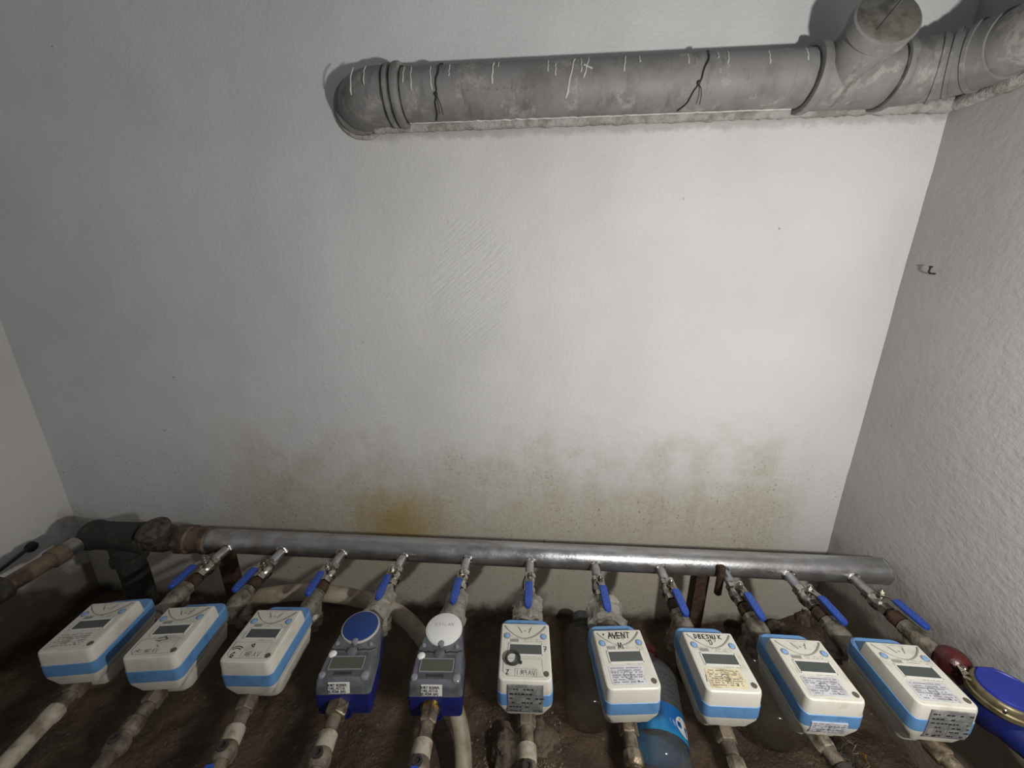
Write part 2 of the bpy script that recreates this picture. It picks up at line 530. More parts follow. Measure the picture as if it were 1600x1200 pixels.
# ------------------------------------------------------------------ setting
def grid(name, m, o, u, v, nu, nv, amp, seed, nrm, fn=None):
    o, u, v, nrm = Vector(o), Vector(u), Vector(v), Vector(nrm)
    vv, ff = [], []
    for j in range(nv + 1):
        for i in range(nu + 1):
            p = o + u * (i / nu) + v * (j / nv)
            q = p * 2.3 + Vector((seed, seed * 2, 0))
            d = (noise.noise(q) + 0.45 * noise.noise(q * 3.1) + 0.2 * noise.noise(q * 8)) * amp
            if fn:
                d += fn(p)
            vv.append(p + nrm * d)
    for j in range(nv):
        for i in range(nu):
            a = j * (nu + 1) + i
            ff.append((a, a + 1, a + nu + 2, a + nu + 1))
    ob = mesh(name, vv, ff, m, None, 80)
    ob['kind'] = 'structure'
    return ob


XL, XR = -1.746, 0.99
grid('wall_back', 'wall_back', (XL - 0.06, 0, -0.12), (XR - XL + 0.12, 0, 0), (0, 0, 2.5), 160, 130, 0.0022, 3, (0, -1, 0))
grid('wall_left', 'wall_left', (XL, -1.75, -0.12), (0, 1.8, 0), (0, 0, 2.5), 90, 110, 0.0025, 11, (1, 0, 0))
grid('wall_right', 'wall_right', (XR, 0.05, -0.12), (0, -1.8, 0), (0, 0, 2.5), 130, 150, 0.0035, 19, (-1, 0, 0))


def ground_h(p):
    d = 0.05 * math.exp(-((p.x - 0.06) ** 2 / 0.018 + (p.y + 0.47) ** 2 / 0.02))
    d += 0.04 * math.exp(-((p.x - 0.95) ** 2 / 0.012 + (p.y + 0.03) ** 2 / 0.01))
    d += 0.03 * math.exp(-((p.x - 0.78) ** 2 / 0.02 + (p.y + 0.42) ** 2 / 0.03))
    d += 0.035 * math.exp(-((XR - p.x) / 0.12) ** 2)
    d += 0.012 * noise.noise(p * 14) + 0.006 * noise.noise(p * 37)
    return d


grid('floor', 'mud', (XL - 0.04, -1.75, 0), (XR - XL + 0.08, 0, 0), (0, 1.8, 0), 240, 160, 0.014, 5, (0, 0, 1), ground_h)

# ------------------------------------------------------------------ drain pipe along the wall top
PR = 0.0565
PY, PZ = -0.060, 1.669
dp = thing('drain_pipe', 'thick grey plastic drain pipe crossing the top of the wall', 'pipe', (0, 0, 0))


def pz(x):
    return PZ + 0.012 * (x - 0.1)


g = G()
g.tube([(x, PY, pz(x)) for x in (-0.35, -0.1, 0.2, 0.45, 0.615)], PR, 40)
g.out('pipe_run', 'drain', dp)
# left elbow turning into the wall
R_ = 0.085
arc = [(-0.335, PY, pz(-0.335)), (-0.385, PY, pz(-0.385))]
for i in range(1, 9):
    a = i / 8 * PI / 2
    arc.append((-0.385 - R_ * math.sin(a), PY + R_ * (1 - math.cos(a)), pz(-0.42)))
arc.append((-0.385 - R_, 0.08, pz(-0.42)))
el = G().tube(arc, 0.0615, 36).out('elbow', 'drain', dp)


def ring(name, x, r0, r1, wd, parent, m='drain'):
    G().turn((x - wd / 2, PY, pz(x)), (1, 0, 0), [(0, r0), (0.002, r1), (wd * 0.3, r1 + 0.0015), (wd * 0.7, r1 + 0.0015), (wd - 0.002, r1), (wd, r0)], 40).out(name, m, parent)


ring('socket_collar', -0.343, 0.058, 0.0665, 0.020, el)
ring('socket_collar', -0.366, 0.058, 0.0645, 0.012, el)
G().turn((-0.385 - R_, -0.022, pz(-0.42)), (0, 1, 0), [(0, 0.06), (0.003, 0.067), (0.016, 0.068), (0.02, 0.064), (0.045, 0.064)], 36).out('socket_collar', 'drain', el)
# inspection tee
tee = G().tube([(0.61, PY, pz(0.61)), (0.79, PY, pz(0.79))], 0.0625, 40).out('tee_body', 'drain', dp)
ring('socket_collar', 0.615, 0.058, 0.068, 0.022, tee)
ring('socket_collar', 0.787, 0.058, 0.068, 0.020, tee)
bd = Vector((-0.02, -0.90, 0.40)).normalized()
b0 = Vector((0.680, PY, pz(0.680)))
G().turn(b0, bd, [(0.0, 0.056), (0.10, 0.056), (0.105, 0.0615), (0.128, 0.0625), (0.13, 0.060)], 36).out('branch', 'drain', tee)
cp = G().turn(b0 + bd * 0.125, bd, [(0, 0.058), (0.0055, 0.058), (0.0075, 0.055), (0.0075, 0.0)], 36).out('cap', 'drain_cap', tee)
G().box((0, 0, 0), (0.085, 0.003, 0.002)).out('cap_ridge', 'drain_cap', cp)
rg = cp.children[0]
rg.matrix_local = Matrix.Translation(b0 + bd * 0.1335) @ bd.to_track_quat('Z', 'Y').to_matrix().to_4x4() @ Matrix.Rotation(0.9, 4, 'Z')
# corner bend, then along the right wall towards the viewer
cx, cy = 0.80, PY - 0.12
arc = [(0.78, PY, pz(0.86))]
for i in range(0, 9):
    a = i / 8 * PI / 2
    arc.append((cx + 0.12 * math.sin(a), cy + 0.12 * math.cos(a), pz(0.88)))
bend = G().tube(arc, 0.061, 36).out('corner_bend', 'drain', dp)
G().tube([(0.92, cy + 0.005, pz(0.9)), (0.922, -0.6, pz(0.9) + 0.004), (0.922, -1.5, pz(0.9) + 0.012)], PR, 40).out('pipe_run', 'drain', dp)
for deg in (33, 45, 62):
    a = math.radians(deg)
    G().turn((cx + 0.12 * math.sin(a), cy + 0.12 * math.cos(a), pz(0.88)), (math.cos(a), -math.sin(a), 0), [(0, 0.058), (0.0015, 0.0645), (0.008, 0.0655), (0.010, 0.058)], 40).out('socket_collar', 'drain', bend)
# paint drips on the front of the pipe: (x, start angle above horizontal, end angle, width, lean)
DR = [(-0.405, 45, -5, .0030, -.004), (-0.38, 50, 12, .0026, 0), (-0.335, 60, 10, .004, 0), (-0.30, 52, 15, .0028, 0), (-0.285, 50, 0, .0028, .002),
      (-0.245, 48, -2, .003, .004), (-0.205, 50, 25, .0028, 0), (-0.115, 52, 5, .0042, -.002), (-0.105, 52, 44, .003, 0), (-0.005, 50, 25, .0034, 0),
      (0.01, 36, 16, .0032, 0), (0.048, 50, -28, .0042, -.014), (0.061, 52, 20, .003, 0), (0.077, 52, 8, .0032, -.010), (0.066, 28, 27, .004, .016),
      (0.148, 50, 18, .0036, -.004), (0.175, 50, 38, .003, 0), (0.268, 50, 28, .0034, 0), (0.325, 52, 40, .003, 0), (0.345, 50, 24, .0036, -.003), (0.42, 45, 20, .003, 0),
      (0.49, 48, 24, .003, 0), (0.52, 46, 14, .0036, -.003)]
SC = 1.135
for x, a0, a1, wd, lean in DR:
    a1 -= 10
    wd *= 1.25
    x0 = x * SC + 0.02
    rr_ = (0.0625 if x0 < -0.37 else PR) + 0.0002
    pts = []
    for i in range(8):
        a = math.radians(a0 + (a1 - a0) * i / 7)
        px = x0 + lean * i / 7 * 1.2 + 0.0008 * math.sin(i * 2 + x * 50)
        pts.append((px, PY - rr_ * math.cos(a), pz(x0) + rr_ * math.sin(a)))
    g = G().tube(pts, [wd * 0.35] * 6 + [wd * 0.5, wd * 0.3], 6)
    g.out('paint_drip', 'drip', dp)
# black tie wires round the pipe
for xb, dxs in ((-0.235, -0.02), (0.375, -0.05)):
    pts = []
    for i in range(15):
        a = math.radians(80 - i * 11.5)
        pts.append((xb + dxs * (i / 14) ** 1.5 + 0.002 * math.sin(i * 1.7), PY - 0.0585 * math.cos(a), pz(xb) + 0.0585 * math.sin(a)))
    tw = G().tube(pts, 0.0017, 7).out('tie_wire', 'blackwire', dp)
    kp = pts[9]
    G().tube([Vector(kp) + Vector(q) for q in ((0, 0, .003), (.006, -.003, -.008), (.010, .002, -.02), (.012, .012, -.034))], 0.0011, 6).out('wire_tail', 'blackwire', tw)
    G().turn(Vector(kp) + Vector((0, 0.001, 0.004)), (0, -1, 0), [(0, 0.001), (0.002, 0.0045), (0.005, 0.004), (0.006, 0.001)], 8).out('wire_knot', 'blackwire', tw)
# thin paint edge left along the underside
g = G()
pts = []
for k in range(150):
    x0 = -0.33 + k * 0.0075
    a = math.radians(-97 + 9 * noise.noise(Vector((x0 * 60, 3, 0))))
    pts.append((x0, PY - (PR + 0.0005) * math.cos(a), pz(x0) + (PR + 0.0005) * math.sin(a)))
g.tube(pts[:124], [0.0016 + 0.0014 * noise.noise(Vector((k * 0.4, 0, 7))) for k in range(124)], 6)
g.out('paint_edge', 'drip', dp)
# dark grime in the socket gaps
for xg, rg_ in ((-0.3305, 0.0577), (-0.3555, 0.0622), (-0.3735, 0.0622), (0.6025, 0.0577), (0.7755, 0.0632)):
    pts = [(xg, PY + rg_ * math.cos(k / 32 * 2 * PI), pz(xg) + rg_ * math.sin(k / 32 * 2 * PI)) for k in range(33)]
    G().tube(pts, [0.0014 + 0.0006 * math.sin(k * 1.9) for k in range(33)], 6, False).out('grime_line', 'blackwire', dp)
# faint maker's print
g = G()
rnd = random.Random(4)
for k in range(24):
    x0 = -0.19 + k * 0.0085
    if rnd.random() < 0.3:
        continue
    a = math.radians(-16)
    for q in range(2):
        aa, ab = a + rnd.uniform(-0.04, 0.04), a + rnd.uniform(0.02, 0.08)
        xx = x0 + q * 0.003
        rq = PR + 0.0004
        g.add([(xx, PY - rq * math.cos(aa), pz(x0) + rq * math.sin(aa)), (xx + 0.0014, PY - rq * math.cos(aa), pz(x0) + rq * math.sin(aa)),
               (xx + 0.0014, PY - rq * math.cos(ab), pz(x0) + rq * math.sin(ab)), (xx, PY - rq * math.cos(ab), pz(x0) + rq * math.sin(ab))], [(0, 1, 2, 3)])
g.out('printed_marks', 'pipeprint', dp, 0)['kind'] = 'stuff'


# mortar bead that beds the pipe on the wall
def mortar(name, path, rad, seed):
    g = G()
    pts, rads = [], []
    for i, p in enumerate(path):
        q = Vector(p)
        nn = noise.noise(q * 25 + Vector((seed, 0, 0)))
        n2 = noise.noise(q * 80)
        pts.append(q + Vector((0, 0.003 * n2, 0.004 * nn)))
        rads.append(rad * (1 + 0.35 * nn + 0.18 * n2))
    ob = g.tube(pts, rads, 9).out(name, 'mortar', None, 80)
    ob['kind'] = 'structure'
    return ob


mortar('trim_1', [(-0.44 + i * 0.008, -0.016, pz(-0.44 + i * 0.008) - 0.050) for i in range(178)], 0.015, 1)
mortar('trim_2', [(-0.44 + i * 0.008, -0.012, pz(-0.44 + i * 0.008) + 0.052) for i in range(178)], 0.010, 5)
mortar('trim_3', [(0.98, -0.03 - i * 0.01, pz(0.9) - 0.050) for i in range(140)], 0.017, 9)
ar = []
for i in range(40):
    a = i / 39 * 2 * PI
    ar.append((-0.470 - 0.07 * math.cos(a), -0.004, pz(-0.42) + 0.07 * math.sin(a)))
mortar('trim_4', ar, 0.007, 13)

# ------------------------------------------------------------------ manifold
MY, MZ, MR = -0.21, 0.452, 0.0345
STX = [-0.914, -0.742, -0.560, -0.377, -0.189, -0.007, 0.176, 0.356, 0.529, 0.698, 0.868]
mf = thing('manifold_pipe', 'long galvanised steel manifold pipe with eleven welded branch stubs', 'pipe', (0, MY, MZ))
G().tube([(-1.0, 0, 0), (-0.5, 0, 0), (0, 0, 0), (0.5, 0, 0), (0.968, 0, 0)], MR, 48).out('tube', 'galv', mf)
G().turn((0.962, 0, 0), (1, 0, 0), [(0, MR - 0.001), (0.002, MR + 0.0012), (0.008, MR + 0.001), (0.012, MR - 0.003), (0.013, MR - 0.012), (0.013, 0)], 48).out('end_cap', 'galv', mf)
for i, x in enumerate(STX):
    st = G().turn((x, -0.028, 0), (0, -1, 0), [(0, 0.0125), (0.048, 0.0125), (0.05, 0.0115)], 20).out('branch_stub', 'galv', mf)
    g = G()
    pts = []
    for k in range(25):
        a = k / 24 * 2 * PI
        zz = 0.0142 * math.sin(a)
        pts.append((x + 0.0142 * math.cos(a), -math.sqrt(MR ** 2 - zz * zz) - 0.001, zz))
    rads = [0.0034 * (1 + 0.35 * math.sin(k * 5.1 + i)) for k in range(24)]
    g.tube(pts, rads + [rads[0]], 7, False).out('weld_bead', 'weld', st)


# ------------------------------------------------------------------ ball valves, strainers
ORD = ['first', 'second', 'third', 'fourth', 'fifth', 'sixth', 'seventh', 'eighth', 'ninth', 'tenth', 'eleventh']


def where(i):
    return ['leftmost', 'second from left', 'third from left', 'fourth from left', 'fifth from left', 'middle, sixth from left', 'fifth from right',
            'fourth from right', 'third from right', 'second from right', 'rightmost'][i]


AZ = MZ - 0.004     # height of the branch axis
MX = [-0.905, -0.738, -0.546, -0.372, -0.189, -0.010, 0.180, 0.357, 0.526, 0.710, 0.888]   # where each branch ends


def bx_(i, y):
    """x of branch i at depth y"""
    t = min(1.0, max(0.0, (y + 0.285) / (-0.50 + 0.285)))
    return STX[i] + (MX[i] - STX[i]) * t


def make_valve(i):
    t = thing('ball_valve', 'nickel ball valve with blue lever, %s on the manifold' % where(i), 'valve', (bx_(i, -0.288), -0.2905, AZ), (0, 0, 0), 'ball valves on the manifold branches')
    G().turn((0, 0.004, 0), (0, -1, 0), [(0, 0.0165), (0.014, 0.0165)], 6, 0.3).out('hex_end', 'nickel', t, 30)
    G().turn((0, -0.009, 0), (0, -1, 0), [(0, 0.0135), (0.004, 0.0155), (0.009, 0.0185), (0.018, 0.0195), (0.027, 0.0185), (0.032, 0.0155), (0.036, 0.0135)], 22).out('valve_body', 'nickel', t)
    G().turn((0, -0.044, 0), (0, -1, 0), [(0, 0.0165), (0.015, 0.0165)], 6, 0.3).out('hex_end', 'nickel', t, 30)
    st = G().turn((0, -0.028, 0.012), (0, 0, 1), [(0, 0.009), (0.012, 0.009), (0.012, 0.006), (0.024, 0.006), (0.024, 0.0045), (0.031, 0.0045)], 14).out('stem', 'nickel', t)
    G().turn((0, -0.028, 0.034), (0, 0, 1), [(0, 0.0075), (0.005, 0.0075)], 6).out('stem_nut', 'nickel', st, 30)
    # lever: steel arm plus blue dipped grip
    jx = random.uniform(-0.06, 0.06)
    lv = G().loft([[(-0.009, -0.018, 0.030), (0.009, -0.018, 0.030), (0.009, -0.018, 0.0325), (-0.009, -0.018, 0.0325)],
                   [(-0.010, -0.036, 0.030), (0.010, -0.036, 0.030), (0.010, -0.036, 0.0325), (-0.010, -0.036, 0.0325)],
                   [(-0.0075, -0.052, 0.036), (0.0075, -0.052, 0.036), (0.0075, -0.052, 0.0385), (-0.0075, -0.052, 0.0385)],
                   [(-0.0075, -0.070, 0.039), (0.0075, -0.070, 0.039), (0.0075, -0.070, 0.0415), (-0.0075, -0.070, 0.0415)]]).out('lever', 'nickel', t, 30)
    LW = 0.86
    o = [(-0.0090, -0.062), (-0.0108, -0.066), (-0.0112, -0.10), (-0.0108, -0.122), (-0.0095, -0.130), (-0.006, -0.136), (0, -0.138),
         (0.006, -0.136), (0.0095, -0.130), (0.0108, -0.122), (0.0112, -0.10), (0.0108, -0.066), (0.0090, -0.062)]

    def zc(y):
        return 0.040 - 0.10 * max(0, -y - 0.115) * 0.6 + 0.0

    rings = []
    for k, (dz, s) in enumerate(((-0.0035, 0.86), (-0.002, 1.0), (0.003, 1.0), (0.0045, 0.84))):
        rings.append([(x * s * LW, -0.10 + (y + 0.10) * (0.97 + 0.03 * s), zc(y) + dz) for x, y in o])
    gp = G().loft(rings).out('lever_grip', 'lever', lv, 50)
    g = G()
    pts = []
    for k in range(26):
        u = k / 25
        pts.append((0.0032 * math.sin(u * 26 + 0.6 * math.sin(u * 9)) - 0.0005, -0.072 - 0.052 * u, zc(-0.072 - 0.052 * u) + 0.0049))
    g.ribbon(pts, 0.0011)
    g.ribbon([(-0.0058, -0.070, 0.0447), (-0.0058, -0.126, 0.0445)], 0.0006)
    g.ribbon([(0.0058, -0.070, 0.0447), (0.0058, -0.126, 0.0445)], 0.0006)
    g.out('embossed_lettering', 'lever_txt', lv, 0)
    lv.rotation_euler.z = jx * 0.0
    return t


for i in range(11):
    v_ = make_valve(i)
    ang = math.atan2(bx_(i, -0.45) - bx_(i, -0.285), 0.165)
    v_.rotation_euler.z = ang


def make_strainer(i):
    y0 = -0.3500
    ang = math.atan2(bx_(i, -0.45) - bx_(i, -0.285), 0.165)
    t = thing('y_strainer', 'grimy bronze Y-strainer with rusty nipple behind the %s valve' % where(i), 'strainer', (bx_(i, y0), y0, AZ), (0, 0, ang), 'strainers between valves and meters')
    G().turn((0, 0, 0), (0, -1, 0), [(0, 0.0120), (0.006, 0.0120), (0.0065, 0.0175), (0.030, 0.0175), (0.0305, 0.0125), (0.045, 0.0125)], 14, 0.2).out('rusty_nipple', 'rust', t, 35)
    G().turn((0, -0.034, 0), (0, -1, 0), [(0, 0.0195), (0.013, 0.0200)], 8, 0.2).out('hex_end', 'strainer', t, 30)
    G().turn((0, -0.046, 0), (0, -1, 0), [(0, 0.0175), (0.006, 0.021), (0.030, 0.022), (0.044, 0.019), (0.060, 0.0175)], 22).out('strainer_body', 'strainer', t)
    G().turn((0, -0.102, 0), (0, -1, 0), [(0, 0.0185), (0.003, 0.0215), (0.020, 0.0215), (0.023, 0.018), (0.036 if i not in (3, 4) else 0.024, 0.0155)], 8, 0.1).out('union_nut', 'strainer', t, 30) if i != 10 else None
    sx = (-0.42 if i in (7,) else (-0.12 if i > 5 else 0.12))
    d = Vector((sx, -0.55, -0.75)).normalized()
    br = G().turn((0, -0.052, -0.004), d, [(0, 0.0175), (0.028, 0.0175), (0.029, 0.021), (0.040, 0.0215), (0.041, 0.019), (0.045, 0.019), (0.046, 0.0212), (0.056, 0.0205), (0.058, 0.012)], 20).out('plug_branch', 'strainer', t, 35)
    G().turn(Vector((0, -0.052, -0.004)) + d * 0.056, d, [(0, 0.0125), (0.012, 0.0115)], 6).out('plug_cap', 'strainer', br, 30)
    return t


for i in range(11):
    make_strainer(i)


# crumpled clear film round some strainers
def make_film(i, label, rad=0.028, dz=0.006, seed=0, wide=1.0):
    y0 = -0.372
    g = G()
    rings = []
    ns, nr = 26, 12
    for k in range(nr + 1):
        y = -0.088 * k / nr
        ring_ = []
        for j in range(ns):
            a = 2 * PI * j / ns
            q = Vector((math.cos(a) * 1.6, math.sin(a) * 1.6, k * 0.45)) + Vector((seed, seed, 0))
            r = rad * (1 + 0.30 * noise.noise(q * 0.9) + 0.12 * noise.noise(q * 2.2))
            fl = 1.0 + 0.25 * (k / nr) ** 2
            ring_.append((r * wide * fl * math.cos(a), y + 0.012 * noise.noise(q * 1.1 + Vector((9, 0, 0))), dz + r * fl * math.sin(a)))
        rings.append(ring_)
    g.loft(rings, False)
    o = g.out('plastic_wrap', 'film', None, 25)
    o.location = (bx_(i, y0), y0, AZ)
    tag(o, label, 'plastic wrap', 'clear film around the strainers')


make_film(3, 'crumpled clear film on the strainer behind the blue-disc meter', 0.025, 0.004, 1)
make_film(4, 'crumpled clear film on the strainer behind the white-disc meter', 0.026, 0.004, 3)
make_film(5, 'crumpled clear film on the strainer behind the meter with the black ring', 0.029, 0.005, 5, 1.15)
make_film(6, 'wide crumpled clear film behind the meter with AVENT written on it', 0.030, 0.004, 8, 1.25)


# ------------------------------------------------------------------ white and blue meters
def sticker(parent, name, x0, x1, y0, y1, z, m, rnd, lines=6, circle=True, ink='print', peel=False):
    cxs = 0.0035
    s_ = G().loft([rr(x0, x1, y0, y1, z, cxs, 3), rr(x0, x1, y0, y1, z + 0.0004, cxs, 3)]).out(name, m, parent, 30)
    g = G()
    zt = z + 0.0007
    hh = (y1 - y0)
    for k in range(lines):
        yy = y1 - hh * (0.12 + 0.76 * k / max(1, lines - 1))
        fine_print(g, x0 + 0.004, x1 - 0.004, yy, zt, hh * 0.055, rnd, 0.72)
        if k in (1, 3):
            g.ribbon([(x0 + 0.003, yy - hh * 0.065, zt), (x1 - 0.003, yy - hh * 0.065, zt)], 0.0004)
    if circle:
        cx_, cy_ = (x0 + x1) / 2, (y0 + y1) / 2
        g.ribbon([(cx_ + 0.0065 * math.cos(a * PI / 9), cy_ + 0.0065 * math.sin(a * PI / 9), zt + 0.0001) for a in range(19)], 0.0010)
        g.ribbon([(cx_ - 0.005, cy_, zt + 0.0001), (cx_ + 0.005, cy_, zt + 0.0001)], 0.0008)
    g.add([(x0 + (x1 - x0) * 0.72, y0 + hh * 0.1, zt), (x0 + (x1 - x0) * 0.77, y0 + hh * 0.1, zt), (x0 + (x1 - x0) * 0.77, y0 + hh * 0.2, zt), (x0 + (x1 - x0) * 0.72, y0 + hh * 0.2, zt)], [(0, 1, 2, 3)])
    g.out('fine_print', ink, s_, 0)
    return s_


FW, FB, FF, FZ = 0.0985, 0.062, -0.0535, 0.0     # face width, back edge, front edge (local y), face height


def front_label(parent, x0, x1, z0, z1, m, rnd):
    """label on the front end of a meter"""
    def P(x, z, e):
        return (x, FF - 0.0052 - e + max(0.0, -0.064 - z) * 0.27 + max(0.0, z + 0.03) * 0.06, z)
    zs = [z0] + [k for k in (-0.064, -0.030) if z0 < k < z1] + [z1]
    s_ = G().loft([[P(x0, k, -.003), P(x0, k, .0006), P(x1, k, .0006), P(x1, k, -.003)] for k in zs]).out('front_label', m, parent, 30)
    g = G()
    for k in range(6):
        zz = z1 - (z1 - z0) * (0.12 + 0.76 * k / 5)
        x = x0 + 0.003
        h = (z1 - z0) * 0.05
        while x < x1 - 0.004:
            wv = rnd.uniform(0.6, 2.2) * h
            if rnd.random() < 0.6:
                g.add([P(x, zz - h / 2, .0009), P(x + wv, zz - h / 2, .0009), P(x + wv, zz + h / 2, .0009), P(x, zz + h / 2, .0009)], [(0, 1, 2, 3)])
            x += wv + h * 0.6
    for zz in (z1 - (z1 - z0) * 0.3, z1 - (z1 - z0) * 0.62):
        g.ribbon([P(x0 + 0.002, zz, .0009), P(x1 - 0.002, zz, .0009)], 0.0005, (0, -1, 0))
    g.ribbon([P((x0 + x1) / 2, max(z0 + 0.003, -0.062), .0009), P((x0 + x1) / 2, min(-0.032, z1 - 0.004), .0009)], 0.0005, (0, -1, 0))
    g.add([P(x0 + 0.012, z0 + 0.004, .001), P(x0 + 0.018, z0 + 0.004, .001), P(x0 + 0.018, z0 + 0.008, .001), P(x0 + 0.012, z0 + 0.008, .001)], [(0, 1, 2, 3)])
    g.out('fine_print', 'ink', s_, 0)


def make_meter(i, label, style, loc, rz, tilt=0.0):
    rnd = random.Random(i * 31)
    t = thing('water_meter', label, 'water meter', loc, (tilt, 0, rz), 'white and blue prepaid water meters')
    h = FW / 2
    # lower shell, with the deeper housing of the flow body at the back
    G().loft([rr(-0.036, 0.036, FF + 0.012, 0.085, -0.090, 0.008), rr(-0.039, 0.039, FF + 0.0025, 0.092, -0.087, 0.009), rr(-h - 0.0015, h + 0.0015, FF - 0.0036, 0.099, -0.064, (0.012, 0.012, 0.02, 0.02)),
              rr(-h - 0.002, h + 0.002, FF - 0.004, 0.1005, -0.058, (0.012, 0.012, 0.02, 0.02))]).out('lower_shell', 'white', t)
    G().loft([rr(-0.030, 0.030, -0.030, 0.088, -0.122, 0.014), rr(-0.040, 0.040, -0.036, 0.092, -0.112, 0.014), rr(-0.046, 0.046, -0.036, 0.094, -0.080, 0.014)]).out('flow_body_housing', 'white', t)
    # blue band, longer than the cover at the back
    G().loft([rr(-h - 0.002, h + 0.002, FF - 0.004, 0.1005, -0.058, (0.012, 0.012, 0.02, 0.02)), rr(-h - 0.0025, h + 0.0025, FF - 0.0045, 0.101, -0.055, (0.012, 0.012, 0.02, 0.02)),
              rr(-h - 0.0022, h + 0.0022, FF - 0.004, 0.099, -0.031, (0.012, 0.012, 0.019, 0.019)), rr(-h + 0.001, h - 0.001, FF, 0.0955, -0.0275, (0.01, 0.01, 0.017, 0.017))]).out('blue_band', 'band', t)
    # cover
    cv = G().loft([rr(-h - 0.0012, h + 0.0012, FF - 0.0032, FB + 0.004, -0.033, (0.011, 0.011, 0.003, 0.003)), rr(-h - 0.0002, h + 0.0002, FF - 0.0022, FB + 0.002, -0.006, (0.011, 0.011, 0.003, 0.003)),
                   rr(-h + 0.0008, h - 0.0008, FF - 0.0008, FB + 0.001, -0.0015, (0.010, 0.010, 0.003, 0.003)), rr(-h + 0.003, h - 0.003, FF + 0.0015, FB - 0.001, 0.0, (0.009, 0.009, 0.002, 0.002))]).out('cover', 'white', t, 22)
    # face plate, slightly sunk edge line
    fp = G().loft([rr(-h + 0.006, h - 0.006, FF + 0.005, FB - 0.003, -0.0004, 0.006), rr(-h + 0.0063, h - 0.0063, FF + 0.0053, FB - 0.0033, 0.0004, 0.006)]).out('face_plate', 'face', t)
    z = 0.0006
    # curved ridge under the logo
    arc_ = [(-0.042 + 0.084 * u, FB - 0.006 - 0.0275 * math.sin(PI * u) ** 0.85, z) for u in [k / 22 for k in range(23)]]
    G().tube(arc_, [0.0004 + 0.0011 * abs(k / 11 - 0.6) ** 0.7 for k in range(23)], 6).out('curved_ridge', 'groove', fp)
    # logo: two slanted strokes and a dot
    g = G()
    g.ribbon([(-0.0135, FB - 0.009, z + .0003), (-0.0065, FB - 0.0205, z + .0003)], 0.0021)
    g.ribbon([(0.0125, FB - 0.009, z + .0003), (0.0075, FB - 0.0205, z + .0003)], 0.0021)
    g.ribbon([(0.0075, FB - 0.0135, z + .0003), (0.0100, FB - 0.0130, z + .0003)], 0.0012)
    g.ribbon([(-0.0004, FB - 0.0165, z + .0003), (0.0008, FB - 0.0175, z + .0003)], 0.0024)
    for k in range(14):
        if k % 5 != 3:
            g.ribbon([(-0.02 + k * 0.003, FB - 0.0048, z + .0002), (-0.0185 + k * 0.003, FB - 0.0048, z + .0002)], 0.0009)
    g.out('logo', 'groove', fp, 0)
    # buttons
    for sx in (-1, 1):
        b = G().turn((sx * 0.0365, FB - 0.0285, z - 0.0003), (0, 0, 1), [(0, 0.0066), (0.0008, 0.0066), (0.0008, 0.0054), (0.0004, 0.0052)], 22).out('button_ring', 'groove', t)
        G().turn((sx * 0.0365, FB - 0.0285, z), (0, 0, 1), [(0, 0.0051), (0.0014, 0.0048), (0.0018, 0.0035), (0.0019, 0)], 22).out('button', 'button', b)
    # bar code and type print
    g = G()
    x = -0.030
    while x < -0.013:
        wv = rnd.choice((0.0005, 0.0008, 0.0012))
        g.add([(x, FB - 0.0415, z), (x + wv, FB - 0.0415, z), (x + wv, FB - 0.0350, z), (x, FB - 0.0350, z)], [(0, 1, 2, 3)])
        x += wv + 0.0005
    fine_print(g, -0.012, 0.030, FB - 0.0355, z, 0.0012, rnd, 0.5)
    fine_print(g, -0.004, 0.033, FB - 0.0395, z, 0.0013, rnd, 0.6)
    fine_print(g, -0.036, -0.010, FB - 0.0335, z, 0.0008, rnd, 0.6)
    fine_print(g, -0.005, 0.03, FB - 0.0715, z, 0.0011, rnd, 0.6)
    g.out('type_print', 'print', fp, 0)
    # display
    y0, y1 = FB - 0.0685, FB - 0.0455
    fr = G()
    x0, x1 = -0.0315, 0.0330
    for (a, b, c_, d) in ((x0, x1, y1 - 0.0015, y1 + 0.001), (x0, x1, y0 - 0.001, y0 + 0.0015), (x0 - 0.0012, x0 + 0.0012, y0 - 0.001, y1 + 0.001), (x1 - 0.0012, x1 + 0.0012, y0 - 0.001, y1 + 0.001)):
        fr.box(((a + b) / 2, (c_ + d) / 2, 0.0007), (b - a, d - c_, 0.0022))
    f_ = fr.out('display_frame', 'screenframe', t, 30)
    G().box(((x0 + x1) / 2, (y0 + y1) / 2, 0.0003), (x1 - x0 - 0.002, y1 - y0 - 0.002, 0.0016)).out('display', 'screen', f_, 30)
    # corner screw
    G().turn((0.0385, FF + 0.0125, 0), (0, 0, 1), [(0, 0.0052), (0.0008, 0.0052), (0.0010, 0.004), (0.0006, 0.001), (0.0006, 0)], 16).out('screw', 'screw', t)
    style(t, fp, rnd, z)
    return t


def outline_panel(fp, z):
    g = G()
    a, b, c_, d = -0.041, 0.031, FF + 0.007, FF + 0.040
    g.ribbon([(a, c_ + 0.008, z), (a, d, z)], 0.0014)
    g.ribbon([(a, d, z), (b, d, z), (b + 0.002, c_ + 0.006, z)], 0.0006)
    g.ribbon([(a, c_ + 0.008, z), (a + 0.008, c_, z), (b + 0.002, c_, z)], 0.0007)
    g.out('panel_outline', 'groove', fp, 0)


def st_plain1(t, fp, rnd, z):
    s_ = sticker(t, 'face_sticker', -0.039, 0.026, FF + 0.008, FF + 0.040, z, 'face', rnd, 6, False, 'print')


